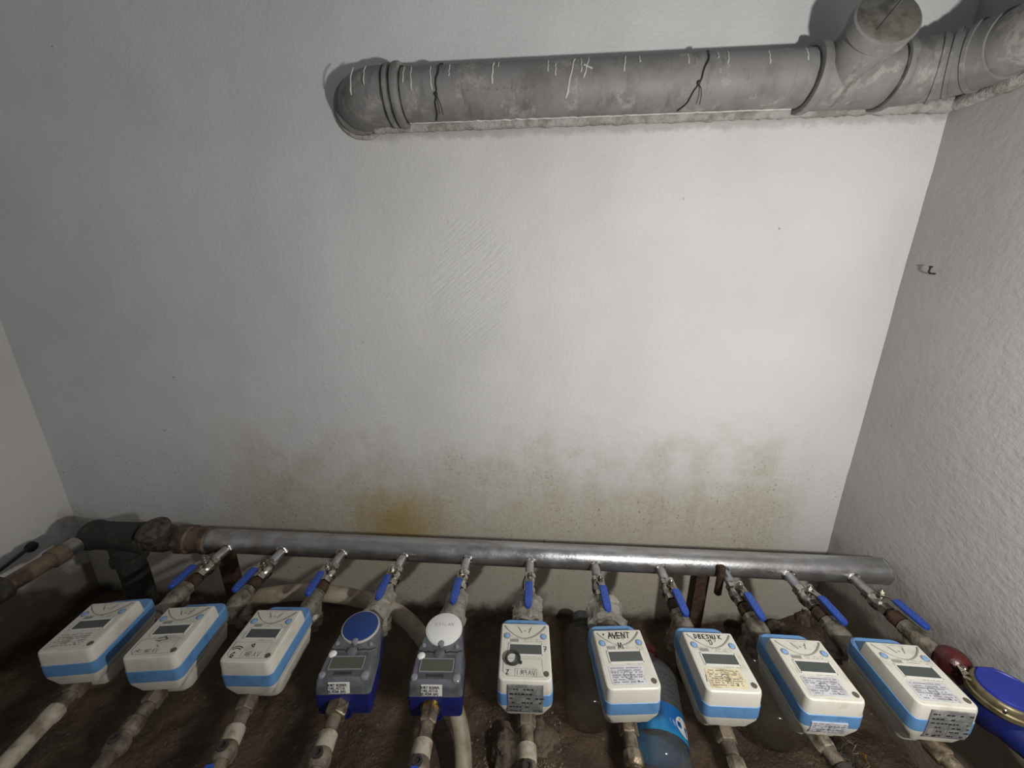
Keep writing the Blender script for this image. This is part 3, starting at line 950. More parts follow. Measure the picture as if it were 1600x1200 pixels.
def st_scrib(t, fp, rnd, z):
    outline_panel(fp, z)
    g = G()
    g.ribbon([(-0.010, FF + 0.040, z), (0.002, FF + 0.043, z), (0.008, FF + 0.038, z), (-0.004, FF + 0.034, z), (-0.012, FF + 0.036, z)], 0.0026)
    g.ribbon([(-0.003, FF + 0.026, z), (0.004, FF + 0.021, z)], 0.0016)
    g.ribbon([(-0.036, FF + 0.008, z), (-0.028, FF + 0.018, z), (-0.026, FF + 0.012, z), (-0.034, FF + 0.016, z)], 0.0012)
    write(g, 'IMRAV', -0.024, FF + 0.009, z, 0.0085, 0.0009)
    g.out('marker_writing', 'print', fp, 0)


def st_arcs(t, fp, rnd, z):
    outline_panel(fp, z)
    g = G()
    cx_, cy_ = -0.029, FF + 0.013
    write(g, 'G', cx_ - 0.004, cy_ - 0.005, z + .0002, 0.010, 0.0019)
    for r in (0.0115, 0.0155):
        g.ribbon([(cx_ + r * math.cos(a), cy_ + 0.002 + r * math.sin(a), z + .0002) for a in [math.radians(52 + k * 9) for k in range(10)]], 0.0017)
    g.ribbon([(-0.002, FF + 0.030, z), (-0.006, FF + 0.034, z), (-0.001, FF + 0.036, z), (0.0, FF + 0.029, z)], 0.0018)
    g.out('marker_writing', 'ink', fp, 0)
    g = G()
    write(g, 'IMRAV', -0.016, FF + 0.010, z + .0001, 0.0095, 0.0009)
    g.out('stamp', 'print', fp, 0)


def st_ring(t, fp, rnd, z):
    outline_panel(fp, z)
    g = G()
    write(g, 'IM9AV', -0.016, FF + 0.0095, z + .0002, 0.0085, 0.0011)
    g.ribbon([(-0.019, FF + 0.007, z + .0001), (-0.019, FF + 0.0205, z + .0001), (0.021, FF + 0.0205, z + .0001), (0.021, FF + 0.007, z + .0001)], 0.0006)
    g.out('stamp', 'print', fp, 0)
    g = G()
    write(g, 'Z', -0.035, FF + 0.010, z + .0002, 0.008, 0.0015)
    write(g, '7', 0.0355, FB - 0.060, z + .0002, 0.010, 0.0013)
    g.out('marker_writing', 'ink', fp, 0)
    front_label(t, -0.031, 0.033, -0.076, -0.007, 'stk_dark', rnd)


def st_silver(t, fp, rnd, z):
    sticker(t, 'face_sticker', -0.038, 0.027, FF + 0.007, FF + 0.0405, z, 'stk_silver', rnd, 7)


def st_avent(t, fp, rnd, z):
    st_silver(t, fp, rnd, z)
    g = G()
    write(g, 'AVENT', -0.022, FB - 0.0190, z + .0004, 0.0125, 0.0017, 0.72, 0.0009, 0.15)
    write(g, 'v', -0.031, FB - 0.0145, z + .0004, 0.009, 0.0014)
    g.ribbon([(-0.018, FB - 0.012, z + .0005), (0.004, FB - 0.014, z + .0005)], 0.0014)
    write(g, 'M', -0.007, FB - 0.0410, z + .0004, 0.0125, 0.0015, 1, 0.0006)
    g.out('marker_writing', 'ink', fp, 0)


def st_yellow(t, fp, rnd, z):
    sticker(t, 'face_sticker', -0.038, 0.027, FF + 0.006, FF + 0.0405, z, 'stk_yellow', rnd, 8)
    g = G()
    write(g, 'DBESNIK', -0.029, FB - 0.0145, z + .0004, 0.0085, 0.0016, 0.92, 0.0006, 0.1)
    write(g, 'D', -0.004, FB - 0.0275, z + .0004, 0.0095, 0.0014, 1, 0.0003)
    g.ribbon([(-0.0415, FF + 0.016, z), (-0.0395, FF + 0.028, z)], 0.0012)
    g.out('marker_writing', 'ink', fp, 0)


def st_nine(t, fp, rnd, z):
    st_silver(t, fp, rnd, z)
    front_label(t, -0.036, 0.024, -0.072, -0.045, 'stk_silver', rnd)


def st_ten(t, fp, rnd, z):
    st_silver(t, fp, rnd, z)
    front_label(t, -0.029, 0.038, -0.068, -0.006, 'stk_dark', rnd)


MC = -0.583        # y of the meter origin
SPEC = {
    0: ('dim white and blue meter with printed face, leftmost of the row', st_plain1, (-0.916, MC - 0.003, 0.542), 0.16),
    1: ('white and blue meter with smudged black scribbles, second from left', st_scrib, (-0.738, MC - 0.004, 0.542), 0.13),
    2: ('white and blue meter marked with a G and two arcs', st_arcs, (-0.5445, MC, 0.542), 0.055),
    5: ('white and blue meter with a black ring lying on its face', st_ring, (-0.011, MC, 0.542), 0.03),
    6: ('white and blue meter with AVENT written in black marker', st_avent, (0.180, MC - 0.002, 0.542), 0.09),
    7: ('white and blue meter with yellowed sticker and DBESNIK in marker', st_yellow, (0.358, MC + 0.004, 0.542), 0.02),
    8: ('white and blue meter with a small silver label low on its front end', st_nine, (0.527, MC, 0.542), 0.0),
    9: ('white and blue meter with a large grey front label, rightmost white one', st_ten, (0.711, MC + 0.003, 0.542), -0.02),
}
for i, (lab, st_, loc, rz) in SPEC.items():
    make_meter(i, lab, st_, loc, rz)

# black ring lying on the sixth meter
g = G()
pts = [(0.0125 * math.cos(a), 0.0125 * math.sin(a), 0) for a in [k / 28 * 2 * PI for k in range(29)]]
g.tube(pts, 0.0026, 8, False)
g.tube([(0.012, -0.006, 0), (0.017, -0.009, 0.0005)], [0.0034, 0.0026], 8)
o = g.out('rubber_ring', 'blackwire')
o.location = (-0.034, -0.600, 0.5475)
tag(o, 'small black rubber ring lying on a meter face', 'ring')


# ------------------------------------------------------------------ smoky grey meters with round disc
def card_outline(z, grow=0.0, front=-0.056):
    """rectangular front, tapering to a round back"""
    P = []
    hw = 0.0525 + grow
    f = front - grow
    for cx_, a0, sx in ((-hw + 0.006, PI, -1), (hw - 0.006, 1.5 * PI, 1)):
        for k in range(4):
            a = a0 + k / 3 * PI / 2
            P.append((cx_ + 0.006 * math.cos(a), f + 0.006 + 0.006 * math.sin(a), z))
    rb = 0.0425 + grow
    P.append((hw - 0.001, 0.008, z))
    for k in range(15):
        a = math.radians(-8 + k * 14)
        a = min(max(a, math.radians(-8)), math.radians(188))
        P.append((rb * math.cos(a), 0.064 + (rb + 0.004) * math.sin(a), z))
    P.append((-hw + 0.001, 0.008, z))
    return P


def make_card(label, loc, rz, disc, text, roll=0.0):
    t = thing('card_meter', label, 'water meter', loc, (0, roll, rz), 'smoky grey card meters')
    G().loft([card_outline(-0.088, -0.004), card_outline(-0.086, -0.001), card_outline(-0.034, 0.001), card_outline(-0.032, 0.0)]).out('blue_base', 'navy', t)
    # front rim in two pieces with an arch for the outlet
    G().turn((-0.004, -0.0555, -0.078), (0, -1, 0), [(0, 0.021), (0.003, 0.021), (0.003, 0.0165), (0.001, 0.0165)], 24).out('outlet_arch', 'navy', t)
    sh = G().loft([card_outline(-0.033, 0.0005), card_outline(-0.018, -0.0010), card_outline(-0.006, -0.003), card_outline(-0.001, -0.006), card_outline(0.0, -0.009)]).out('smoky_cover', 'smoke', t)
    # sunk dark panel, front slope, display
    G().loft([rr(-0.037, 0.035, -0.0465, 0.003, -0.0002, 0.004), rr(-0.0365, 0.0345, -0.046, 0.0025, 0.0006, 0.004)]).out('inner_panel', 'smoke_dk', t)
    fr = G()
    x0, x1, y0, y1 = -0.034, 0.031, -0.0335, -0.0075
    for (a, b, c_, d) in ((x0, x1, y1 - 0.001, y1 + 0.001), (x0, x1, y0 - 0.001, y0 + 0.001), (x0 - 0.001, x0 + 0.001, y0, y1), (x1 - 0.001, x1 + 0.001, y0, y1)):
        fr.box(((a + b) / 2, (c_ + d) / 2, 0.0012), (b - a, d - c_, 0.002))
    f_ = fr.out('display_frame', 'clear_boss', t, 30)
    G().box(((x0 + x1) / 2, (y0 + y1) / 2, 0.0007), (x1 - x0 - 0.001, y1 - y0 - 0.001, 0.0012)).out('display', 'lcd_green', f_, 30)
    g = G()
    rnd = random.Random(text[0])
    x = -0.02
    while x < 0.015:
        wv = rnd.choice((0.0007, 0.0011, 0.0016))
        g.add([(x, -0.0435, 0.0009), (x + wv, -0.0435, 0.0009), (x + wv, -0.0375, 0.0009), (x, -0.0375, 0.0009)], [(0, 1, 2, 3)])
        x += wv + 0.0006
    g.out('bar_code', 'ink', t, 0)
    # white dome button, screw bosses
    G().turn((-0.0365, -0.0015, -0.001), (0, 0, 1), [(0, 0.0078), (0.003, 0.0078), (0.0048, 0.006), (0.0058, 0.003), (0.006, 0)], 20).out('dome_button', 'disc_white', t)
    for bx, by, br in ((-0.041, -0.043, 0.0070), (0.0400, -0.044, 0.0085), (0.033, 0.020, 0.0048), (-0.036, 0.022, 0.0048)):
        G().turn((bx, by, -0.003), (0, 0, 1), [(0, br), (0.004, br * 0.95), (0.006, br * 0.7), (0.0065, 0)], 16).out('screw_boss', 'clear_boss', t)
    # hinge line
    g = G()
    for sx in (-1, 1):
        g.tube([(sx * 0.045, 0.012, 0), (sx * 0.034, 0.007, 0.0012), (sx * 0.022, 0.0085, 0.0012), (sx * 0.012, 0.006, 0.0012), (sx * 0.009, 0.011, 0.0012)], 0.0011, 6)
    g.out('hinge_line', 'ink', t)
    G().turn((0.0, 0.004, -0.001), (0, 0, 1), [(0, 0.011), (0.003, 0.010), (0.0045, 0.006), (0.005, 0)], 18).out('hinge_boss', 'smoke', t)
    # disc lid
    d_ = G().turn((0, 0.060, -0.001), (0, 0, 1), [(0, 0.0395), (0.0035, 0.0395), (0.005, 0.0385), (0.005, 0.036)], 44).out('disc_rim', 'rim' if disc == 'disc_blue' else 'disc_white', t)
    G().turn((0, 0.060, 0.0), (0, 0, 1), [(0, 0.0365), (0.0050, 0.0365), (0.0056, 0.0355), (0.0056, 0)], 44).out('disc_lid', disc, d_)
    G().turn((0.0, 0.0235, 0.0), (0, 0, 1), [(0, 0.0062), (0.006, 0.0062), (0.0066, 0.005), (0.0066, 0)], 16).out('lid_catch', 'clear_boss', d_)
    if disc == 'disc_white':
        g = G()
        write(g, 'BAYLAN', -0.020, 0.064, 0.0060, 0.0075, 0.0009, 0.95)
        g.out('embossed_lettering', 'faint', d_, 0)
    # sticker on the front slope of the cover
    s_ = G().loft([[(-0.026, -0.0555, -0.0290), (0.014, -0.0555, -0.0290), (0.014, -0.0530, -0.0055), (-0.026, -0.0530, -0.0055)],
                   [(-0.026, -0.0576, -0.0288), (0.014, -0.0576, -0.0288), (0.014, -0.0551, -0.0053), (-0.026, -0.0551, -0.0053)]]).out('front_sticker', 'stk_white', t, 30)
    g = G()
    o_, u_, v_ = Vector((-0.0250, -0.0577, -0.0288)), Vector((1, 0, 0)), Vector((0, 0.0025, 0.0235)).normalized()
    nr_ = u_.cross(v_)
    hh = 0.0056
    for k, ln in enumerate(text):
        gg = G()
        write(gg, ln, 0.0, 0.0165 - k * 0.0074, 0, hh, 0.0009, 0.80 if len(ln) < 9 else 0.45 * 9 / len(ln) + 0.17)
        sc_ = min(1.0, 0.037 / max(1e-6, max(p.x for p in gg.v)))
        g.add([o_ + u_ * p.x * sc_ + v_ * p.y + nr_ * 0.0003 for p in gg.v], gg.f)
    g.out('sticker_lettering', 'ink', s_, 0)
    return t


make_card('smoky grey meter with a round blue disc on top', (-0.366, -0.575, 0.500), 0.12, 'disc_blue', ('KART BURAYA', 'YAKLASTIR', 'BUTONA BAS'), 0.05)
make_card('smoky grey meter with a round white disc on top', (-0.186, -0.566, 0.497), 0.075, 'disc_white', ('KART BURAYA', 'YAKLASTIR', 'BUTONA BAS'), 0.03)


# ------------------------------------------------------------------ outlets running towards the viewer
OUTX = [(-0.918, -0.895), (-0.742, -0.726), (-0.553, -0.520), (-0.372, -0.355), (-0.192, -0.185), (-0.007, 0.0), (0.182, 0.179), (0.355, 0.348), (0.520, 0.545), (0.716, 0.738)]
OLAB = ['pale muddy outlet pipe below the leftmost meter', 'muddy outlet pipe with old valve, second from left', 'outlet pipe with white coupler, third from left',
        'brass-nut outlet pipe under the blue-disc meter', 'outlet pipe with small blue lever under the white-disc meter', 'outlet pipe with white coupler under the meter with the black ring',
        'rough brass outlet pipe beside the blue-labelled jug', 'muddy outlet pipe under the DBESNIK meter', 'dark outlet pipe, second from right', 'brass outlet pipe, rightmost of the row']
OST = ['pale', 'valve', 'coupler', 'brass', 'lever', 'coupler', 'rough', 'mud', 'dark', 'brassy']
for i in range(10):
    xa, xb = OUTX[i]
    y0, y1 = -0.622, -0.76
    if i in (1, 2):
        y0 = -0.630
    if i in (3, 4):
        y0 = -0.627
    z0 = 0.440
    d = Vector((xb - xa, y1 - (-0.622), 0)).normalized()
    t = thing('outlet_pipe', OLAB[i], 'pipe', (xa, y0, z0), (0, 0, math.atan2(d.x, -d.y)), 'outlet pipes of the meters')
    st = OST[i]
    nutm = 'brass' if st in ('brass', 'lever', 'brassy', 'rough') else 'grimepipe'
    if st == 'dark':
        nutm = 'strainer'
    nr_ = 0.021 if st == 'brass' else 0.0175
    G().turn((0, 0, 0), (0, -1, 0), [(0, nr_ - 0.001), (0.002, nr_), (0.026, nr_), (0.028, nr_ - 0.002)], 6, 0.4 + i).out('union_nut', nutm, t, 30)
    if st == 'lever':
        G().turn((0, 0.004, 0), (0, -1, 0), [(0, 0.0185), (0.006, 0.0185)], 24).out('brass_collar', 'brass_bright', t)
    G().turn((0, -0.026, 0), (0, -1, 0), [(0, 0.0125), (0.030, 0.0122)], 18).out('nipple', 'grimepipe' if st != 'brassy' else 'brass', t)
    pm = {'pale': 'ppr', 'rough': 'brass', 'dark': 'dark', 'brassy': 'brass'}.get(st, 'grimepipe')
    if st in ('coupler', 'brass', 'lever'):
        G().turn((0, -0.054, 0), (0, -1, 0), [(0, 0.0140), (0.002, 0.0170), (0.024, 0.0172), (0.026, 0.0150)], 22).out('white_coupler', 'ppr', t)
    else:
        G().turn((0, -0.050, 0), (0, -1, 0), [(0, 0.0135), (0.003, 0.0165), (0.016, 0.0175), (0.022, 0.0165), (0.025, 0.014)], 10, i).out('socket', pm, t, 35)
    if st in ('valve', 'coupler', 'brass', 'lever', 'rough'):
        vb = G().turn((0, -0.080, 0), (0, -1, 0), [(0, 0.014), (0.004, 0.0175), (0.014, 0.0195), (0.024, 0.0175), (0.028, 0.014)], 18).out('valve_body', 'grimepipe' if st != 'rough' else 'brass', t)
        G().turn((0, -0.094, 0.010), (0, 0, 1), [(0, 0.0085), (0.013, 0.0085), (0.013, 0.005), (0.010, 0.0045), (0.010, 0.0)], 14).out('stem', 'dark', vb)
        if st in ('lever', 'coupler'):
            rings = []
            for dz, s in ((-0.002, 0.9), (0.0, 1), (0.004, 1), (0.0055, 0.85)):
                rings.append([(x * s, y - (0.02 if i == 2 else 0.0), 0.028 + dz) for x, y in ((-0.006, -0.108), (-0.0085, -0.16), (-0.006, -0.172), (0.006, -0.172), (0.0085, -0.16), (0.006, -0.108))])
            G().loft(rings).out('lever_grip', 'lever' if i != 5 else 'dark', vb, 50)
    G().tube([(0, -0.072, 0), (0, -0.25, 0), (0, -0.40, -0.002), (0, -0.425, -0.012), (0, -0.435, -0.035), (0, -0.436, -0.42)], 0.0125 if st != 'pale' else 0.0145, 16).out('pipe_tail', pm, t)

# ------------------------------------------------------------------ mechanical meter at the right wall
t = thing('mechanical_meter', 'round blue mechanical meter with brass ring beside the right wall', 'water meter', (0.905, -0.555, 0.455), (0, 0, 0.0))
G().turn((0, 0, -0.055), (0, 0, 1), [(0, 0.030), (0.006, 0.038), (0.035, 0.046), (0.050, 0.047), (0.060, 0.0465)], 40).out('meter_body', 'mech_blue', t)
G().turn((0, 0, 0.004), (0, 0, 1), [(0, 0.0485), (0.003, 0.0515), (0.012, 0.0515), (0.014, 0.0490), (0.020, 0.0490), (0.026, 0.0470), (0.028, 0.044)], 48).out('brass_ring', 'mech_ring', t)
ld = G().turn((0, 0, 0.026), (0, 0, 1), [(0, 0.0425), (0.008, 0.0425), (0.011, 0.0405), (0.011, 0.0375), (0.0095, 0.036), (0.0095, 0)], 48).out('lid', 'mech_lid', t)
G().tube([(-0.016, 0.038, 0.033), (0.016, 0.038, 0.033)], 0.0045, 10).out('lid_hinge', 'mech_lid', ld)
G().turn((-0.030, 0.045, 0.014), (0, 0, 1), [(0, 0.005), (0.012, 0.005), (0.014, 0.003)], 12).out('seal_screw', 'nickel', t)
G().turn((-0.036, -0.032, 0.014), (0, 0, 1), [(0, 0.003), (0.010, 0.003), (0.012, 0.001)], 8).out('seal_screw', 'nickel', t)
G().turn((0, -0.030, -0.030), (0, -1, 0), [(0, 0.030), (0.025, 0.026), (0.055, 0.021), (0.09, 0.019), (0.092, 0.023), (0.115, 0.023), (0.118, 0.018)], 26).out('outlet_neck', 'mech_blue', t)

G().tube([(0, -0.146, -0.030), (0, -0.40, -0.030), (0, -0.47, -0.034), (0, -0.50, -0.048), (0, -0.508, -0.08), (0, -0.508, -0.45)], 0.0135, 16).out('outlet_tail', 'grimepipe', t)

# red wrapped inlet
pts = curve([(0.887, -0.457, 0.449), (0.890, -0.466, 0.452), (0.894, -0.478, 0.452), (0.898, -0.490, 0.446), (0.902, -0.506, 0.436)], 5)
o = G().tube(pts, [0.020 + 0.010 * math.sin(PI * min(1, k / (len(pts) - 1) * 1.15)) for k in range(len(pts))], 20).out('red_sleeve', 'red')
tag(o, 'shiny dark red sleeve joining the last branch to the mechanical meter', 'sleeve')
g = G()
rnd = random.Random(2)
for k in range(4):
    p = Vector((0.862, -0.520, 0.480)) + Vector((rnd.uniform(-.006, .006), rnd.uniform(-.010, .008), rnd.uniform(-.004, .004)))
    g.tube([p, p + Vector((rnd.uniform(-.006, .01), rnd.uniform(-.012, .008), rnd.uniform(0, .010))), p + Vector((rnd.uniform(0, .016), rnd.uniform(-.02, .004), rnd.uniform(-.008, .004)))], [0.003, 0.0024, 0.001], 6)
o = g.out('tape_scrap', 'ppr', None, 60)
tag(o, 'frayed white thread tape scrap beside the mechanical meter', 'tape')

# ------------------------------------------------------------------ supply side on the left
sv = thing('supply_valve', 'old blackened gate valve and fittings at the left end of the manifold', 'valve', (-1.0, MY, MZ))
s1 = G().turn((0.012, 0, 0), (-1, 0, 0), [(0, 0.036), (0.003, 0.0405), (0.020, 0.041), (0.024, 0.038), (0.060, 0.038), (0.064, 0.0425), (0.078, 0.0425), (0.082, 0.037)], 32).out('socket', 'rustpipe', sv)
G().turn((-0.066, 0, 0), (-1, 0, 0), [(0, 0.044), (0.022, 0.044)], 8, 0.2).out('union_nut', 'valveold', sv, 30)
vb = G().turn((-0.086, 0, 0), (-1, 0, 0), [(0, 0.036), (0.014, 0.036), (0.026, 0.034), (0.050, 0.041), (0.080, 0.041), (0.104, 0.034), (0.112, 0.038), (0.130, 0.038)], 26).out('valve_body', 'valveold', sv)
G().turn((-0.153, -0.006, 0.010), (0.10, -0.35, 0.93), [(0, 0.036), (0.028, 0.036), (0.030, 0.042), (0.040, 0.043), (0.044, 0.034), (0.054, 0.024), (0.056, 0.010)], 22).out('bonnet', 'valveold', vb)
tb = G().turn((-0.210, 0, 0), (-1, 0, 0), [(0, 0.043), (0.010, 0.046), (0.024, 0.043), (0.150, 0.042), (0.165, 0.046), (0.180, 0.044), (0.192, 0.03)], 26).out('black_tee', 'dark', sv)
G().turn((-0.285, 0, -0.01), (0, 0, -1), [(0, 0.040), (0.055, 0.040), (0.057, 0.046), (0.078, 0.046)], 24).out('tee_branch', 'dark', tb)
dn = G().turn((-0.285, 0, -0.08), (0, 0, -1), [(0, 0.036), (0.40, 0.036)], 22).out('down_pipe', 'dark', sv)

sp = thing('supply_pipe', 'rusty supply pipe running along the left wall into the black tee', 'pipe', (-1.385, -0.21, 0.452))
G().tube([(0, -0.044, 0), (0, -0.06, 0), (0, -0.5, 0.0), (0, -1.3, 0)], 0.0225, 22).out('pipe_length', 'rustpipe', sp)
G().tube([(0, -0.044, 0), (0, -0.075, 0)], 0.0235, 22).out('galvanised_length', 'galv', sp)
G().turn((0, -0.075, 0), (0, -1, 0), [(0, 0.024), (0.002, 0.0285), (0.034, 0.0285), (0.036, 0.024)], 22).out('socket', 'rustpipe', sp)
G().turn((0, -0.205, 0), (0, -1, 0), [(0, 0.025), (0.004, 0.033), (0.10, 0.036), (0.30, 0.036), (0.304, 0.025)], 20).out('dark_sleeve', 'dark', sp)

# black cable with junction lump on the left wall
g = G()
pts = curve([(-1.735, -0.135, 0.33), (-1.728, -0.165, 0.333), (-1.722, -0.20, 0.328), (-1.72, -0.26, 0.315), (-1.725, -0.34, 0.29), (-1.73, -0.45, 0.25)], 6)
ca = thing('black_cable', 'black cable with a round lump on the left wall', 'cable', (0, 0, 0))
g.tube(pts, 0.0055, 10).out('cord', 'blackwire', ca)
G().turn((-1.748, -0.138, 0.328), (1, 0, 0), [(0, 0.018), (0.010, 0.017), (0.018, 0.011), (0.020, 0.0)], 14).out('junction_lump', 'blackwire', ca)


# support posts of angle steel
t = thing('support_post', 'rusty steel post under the manifold near the ninth branch', 'post', (0.490, -0.212, -0.03), (0, 0, 0), 'rusty manifold posts')
G().box((0, 0, 0.2235), (0.036, 0.007, 0.447)).out('front_flange', 'rust', t, 30)
G().box((-0.015, 0.018, 0.2235), (0.007, 0.03, 0.447)).out('back_flange', 'rust', t, 30)
G().turn((0.024, -0.044, 0.420), (0, 0, 1), [(0, 0.008), (0.002, 0.0095), (0.090, 0.0095), (0.092, 0.008)], 16).out('clamp_rod', 'rust', t)

t = thing('support_post', 'dark rusty post under the left end of the manifold', 'post', (-1.02, -0.160, -0.03), (0, 0, 0), 'rusty manifold posts')
G().box((0, 0, 0.22), (0.036, 0.008, 0.445)).out('front_flange', 'rust', t, 30)
G().box((0.015, 0.018, 0.22), (0.008, 0.03, 0.445)).out('back_flange', 'rust', t, 30)

# ------------------------------------------------------------------ hose
pts = curve([(-0.80, -0.350, 0.37), (-0.74, -0.352, 0.395), (-0.64, -0.330, 0.395), (-0.55, -0.322, 0.385), (-0.45, -0.318, 0.362), (-0.36, -0.322, 0.32), (-0.285, -0.35, 0.25),
             (-0.225, -0.40, 0.175), (-0.180, -0.455, 0.115), (-0.160, -0.53, 0.060), (-0.165, -0.64, 0.035), (-0.20, -0.80, 0.032), (-0.26, -1.0, 0.035)], 8)
o = G().tube(pts, 0.0215, 20).out('cream_hose', 'hose')
tag(o, 'thick cream plastic hose sagging behind the meters to the ground', 'hose')


# ------------------------------------------------------------------ plastic jugs on the ground
def jug(label, loc, rot, labelled, r=0.073, ln=0.30):
    t = thing('water_jug', label, 'plastic jug', loc, rot, 'empty plastic jugs under the meters')
    # axis along local -y is the base, +y the neck
    prof = [(0.0, r * 0.35), (0.002, r * 0.78), (0.014, r * 0.97), (0.035, r), (0.060, r)]
    prof += [(0.062, r * 0.985), (0.128, r * 0.985), (0.130, r)]
    for k in range(6):
        y = 0.134 + k * 0.014
        prof += [(y, r), (y + 0.004, r * 0.955), (y + 0.008, r * 0.955), (y + 0.012, r)]
    prof += [(ln * 0.78, r * 0.98), (ln * 0.85, r * 0.82), (ln * 0.91, r * 0.52), (ln * 0.945, r * 0.34), (ln, r * 0.32)]
    G().turn((0, 0, 0), (0, 1, 0), prof, 36).out('jug_body', 'bottle' if labelled else 'dusty', t, 60)
    G().turn((0, ln - 0.004, 0), (0, 1, 0), [(0, r * 0.38), (0.002, r * 0.42), (0.022, r * 0.41), (0.024, r * 0.3), (0.024, 0)], 22).out('cap', 'red' if labelled else 'smoke_dk', t)
    if labelled:
        g = G()
        k = 40
        rings = []
        for y in (0.0615, 0.062, 0.1285, 0.129):
            q = r * 0.99 if y in (0.0615, 0.129) else r * 1.004
            rings.append([(q * math.cos(2 * PI * j / k), y, q * math.sin(2 * PI * j / k)) for j in range(k)])
        lb = g.loft(rings, False).out('paper_label', 'label', t, 60)
        # oval emblem: white ring with a dark slanted mark
        em = G()
        q = r * 1.012

        def C(a, y):
            return (q * math.cos(a), y, q * math.sin(a))
        a0, yc = math.radians(38), 0.092
        ov = [(a0 + 0.36 * math.cos(s), yc + 0.021 * math.sin(s)) for s in [2 * PI * k_ / 24 for k_ in range(24)]]
        em.add([C(a0, yc)] + [C(*p) for p in ov], [(0, 1 + (k_ + 1) % 24, 1 + k_) for k_ in range(24)])
        em.out('emblem', 'disc_white', lb, 0)
        q = r * 1.018
        em = G()
        for a1, ya, a2, yb, wdt in ((a0 - 0.2, yc - 0.012, a0 + 0.24, yc + 0.002, 0.10), (a0 - 0.24, yc + 0.004, a0 + 0.18, yc + 0.014, 0.10)):
            em.add([C(a1, ya - 0.0025), C(a2, yb - 0.0025), C(a2, yb + 0.0025), C(a1, ya + 0.0025)], [(0, 1, 2, 3)])
        em.out('emblem_mark', 'navy', lb, 0)
    return t


jug('clear water jug with a blue label lying between two meters', (0.318, -0.515, 0.085), (0.06, 0, -0.14), True, 0.075, 0.30)
jug('dusty clear jug lying behind the AVENT meter', (0.163, -0.410, 0.095), (0.08, 0, -0.02), False, 0.070, 0.29)
jug('dusty clear jug lying between the DBESNIK meter and its right neighbour', (0.640, -0.420, 0.095), (0.12, 0, -0.25), False, 0.070, 0.29)

# ------------------------------------------------------------------ debris
rnd = random.Random(12)


def stone(name, label, loc, s, seed, grp=None):
    v, f = [], []
    nu, nv = 28, 18
    for j in range(1, nv):
        for i in range(nu):
            a, b = 2 * PI * i / nu, PI * j / nv - PI / 2
            d = Vector((math.cos(a) * math.cos(b), math.sin(a) * math.cos(b), math.sin(b)))
            r = 1 + 0.45 * noise.noise(d * 1.5 + Vector((seed, 0, 0))) + 0.22 * noise.noise(d * 4 + Vector((seed, 0, 0))) + 0.12 * noise.noise(d * 9 + Vector((seed, 0, 0)))
            v.append((d.x * s[0] * r, d.y * s[1] * r, d.z * s[2] * r))
    for j in range(nv - 2):
        for i in range(nu):
            a, b = j * nu + i, j * nu + (i + 1) % nu
            f.append((a, b, b + nu, a + nu))
    f.append(tuple(reversed(range(nu))))
    f.append(tuple(range((nv - 2) * nu, (nv - 1) * nu)))
    o = mesh(name, v, f, 'stone', None, 50)
    o.location = loc
    tag(o, label, 'stone', grp)
    return o


stone('dirt_clod', 'brown dirt clod heaped in the right back corner', (0.955, -0.03, 0.07), (0.026, 0.022, 0.04), 1)
stone('dirt_clod', 'small dirt clod at the wall foot below the tenth branch', (0.86, -0.04, 0.045), (0.035, 0.025, 0.026), 5)
stone('mud_stone', 'muddy stone left of the outlet under the black-ring meter', (-0.055, -0.455, 0.045), (0.040, 0.05, 0.030), 9)
stone('mud_stone', 'flat muddy stone beside the dusty clear jug', (0.025, -0.425, 0.05), (0.045, 0.05, 0.020), 13)

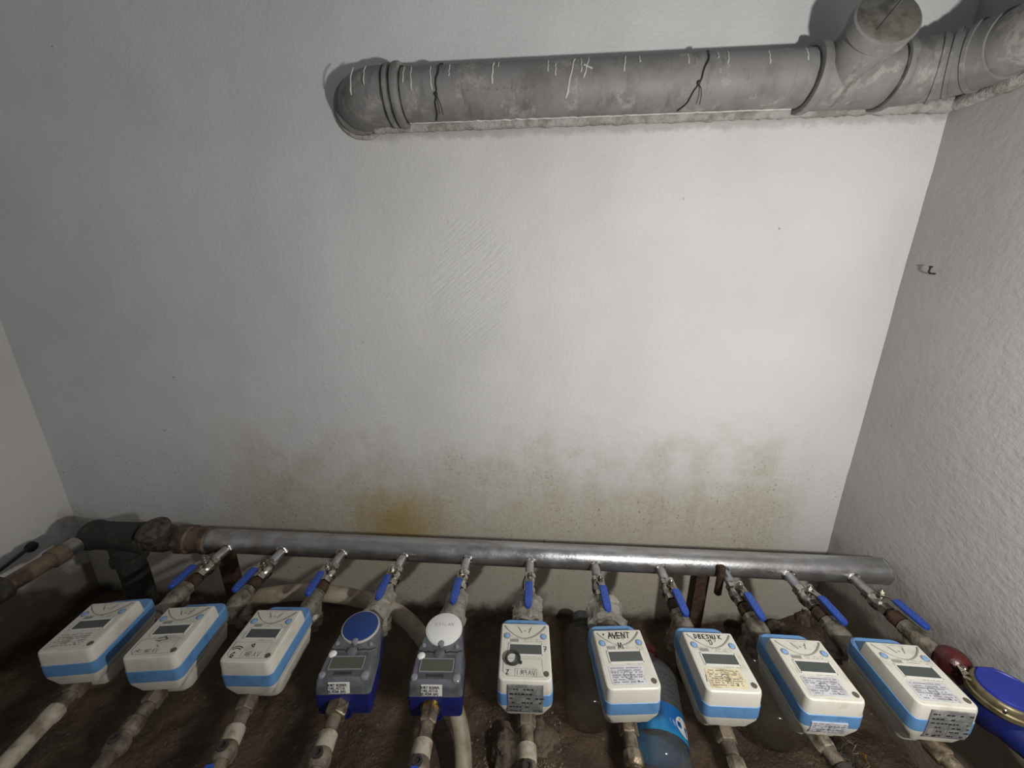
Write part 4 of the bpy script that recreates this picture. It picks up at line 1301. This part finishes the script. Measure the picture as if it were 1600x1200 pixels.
# gravel crumbs on the mound: nobody could count them
g = G()
for k in range(900):
    x, y = rnd.gauss(0.01, 0.06), rnd.gauss(-0.48, 0.06)
    if x > 0.085 or math.hypot(x + 0.055, y + 0.455) < 0.05 or math.hypot(x - 0.025, y + 0.425) < 0.055:
        continue
    p = Vector((x, y, 0))
    q = p * 2.3 + Vector((5, 10, 0))
    zz = (noise.noise(q) + 0.45 * noise.noise(q * 3.1) + 0.2 * noise.noise(q * 8)) * 0.014 + ground_h(p)
    r = rnd.uniform(0.0015, 0.0042)
    a = rnd.uniform(0, 6)
    g.turn((x, y, zz - r * 0.3), (math.cos(a) * 0.4, math.sin(a) * 0.4, 1), [(0, r * 0.8), (r * 0.7, r), (r * 1.3, r * 0.5)], 5)
o = g.out('gravel_crumbs', plain('gravel', (0.20, 0.155, 0.115), 0.55, 0, (0.09, 0.065, 0.045), 90), None, 30)
o['kind'] = 'stuff'
tag(o, 'wet gravel crumbs strewn over the mud mound', 'gravel')

# dry root tangle, orange twig, nail
g = G()
for k in range(60):
    p = Vector((0.790 + rnd.gauss(0, 0.016), -0.440 + rnd.gauss(0, 0.018), 0.045 + rnd.uniform(0, 0.035)))
    q = [p]
    for s in range(4):
        q.append(q[-1] + Vector((rnd.uniform(-.016, .016), rnd.uniform(-.016, .016), rnd.uniform(-.008, .012))))
    g.tube(q, [0.0011, 0.001, 0.0009, 0.0008, 0.0004], 4)
o = g.out('root_tangle', 'root', None, 60)
tag(o, 'pale tangle of dry roots on the ground below the ninth meter', 'roots')
o = G().tube([(0.80, -0.452, 0.225), (0.808, -0.462, 0.232), (0.803, -0.474, 0.226), (0.812, -0.482, 0.222)], [0.0015, 0.0018, 0.0014, 0.0008], 6).out('orange_twig', 'twig')
tag(o, 'thin orange twig between the two rightmost white meters', 'twig')
o.location = (0, 0, -0.10)
nl = thing('bent_nail', 'small bent nail sticking out of the right wall', 'nail', (XR - 0.001, -0.085, 1.243))
G().tube([(0.006, 0, 0), (-0.012, -0.002, 0.001), (-0.018, -0.004, 0.006), (-0.020, -0.008, 0.016)], 0.0022, 8).out('shank', 'blackwire', nl)
G().turn((-0.020, -0.008, 0.016), (-0.2, -0.3, 1), [(0, 0.004), (0.002, 0.004)], 10).out('head', 'blackwire', nl)
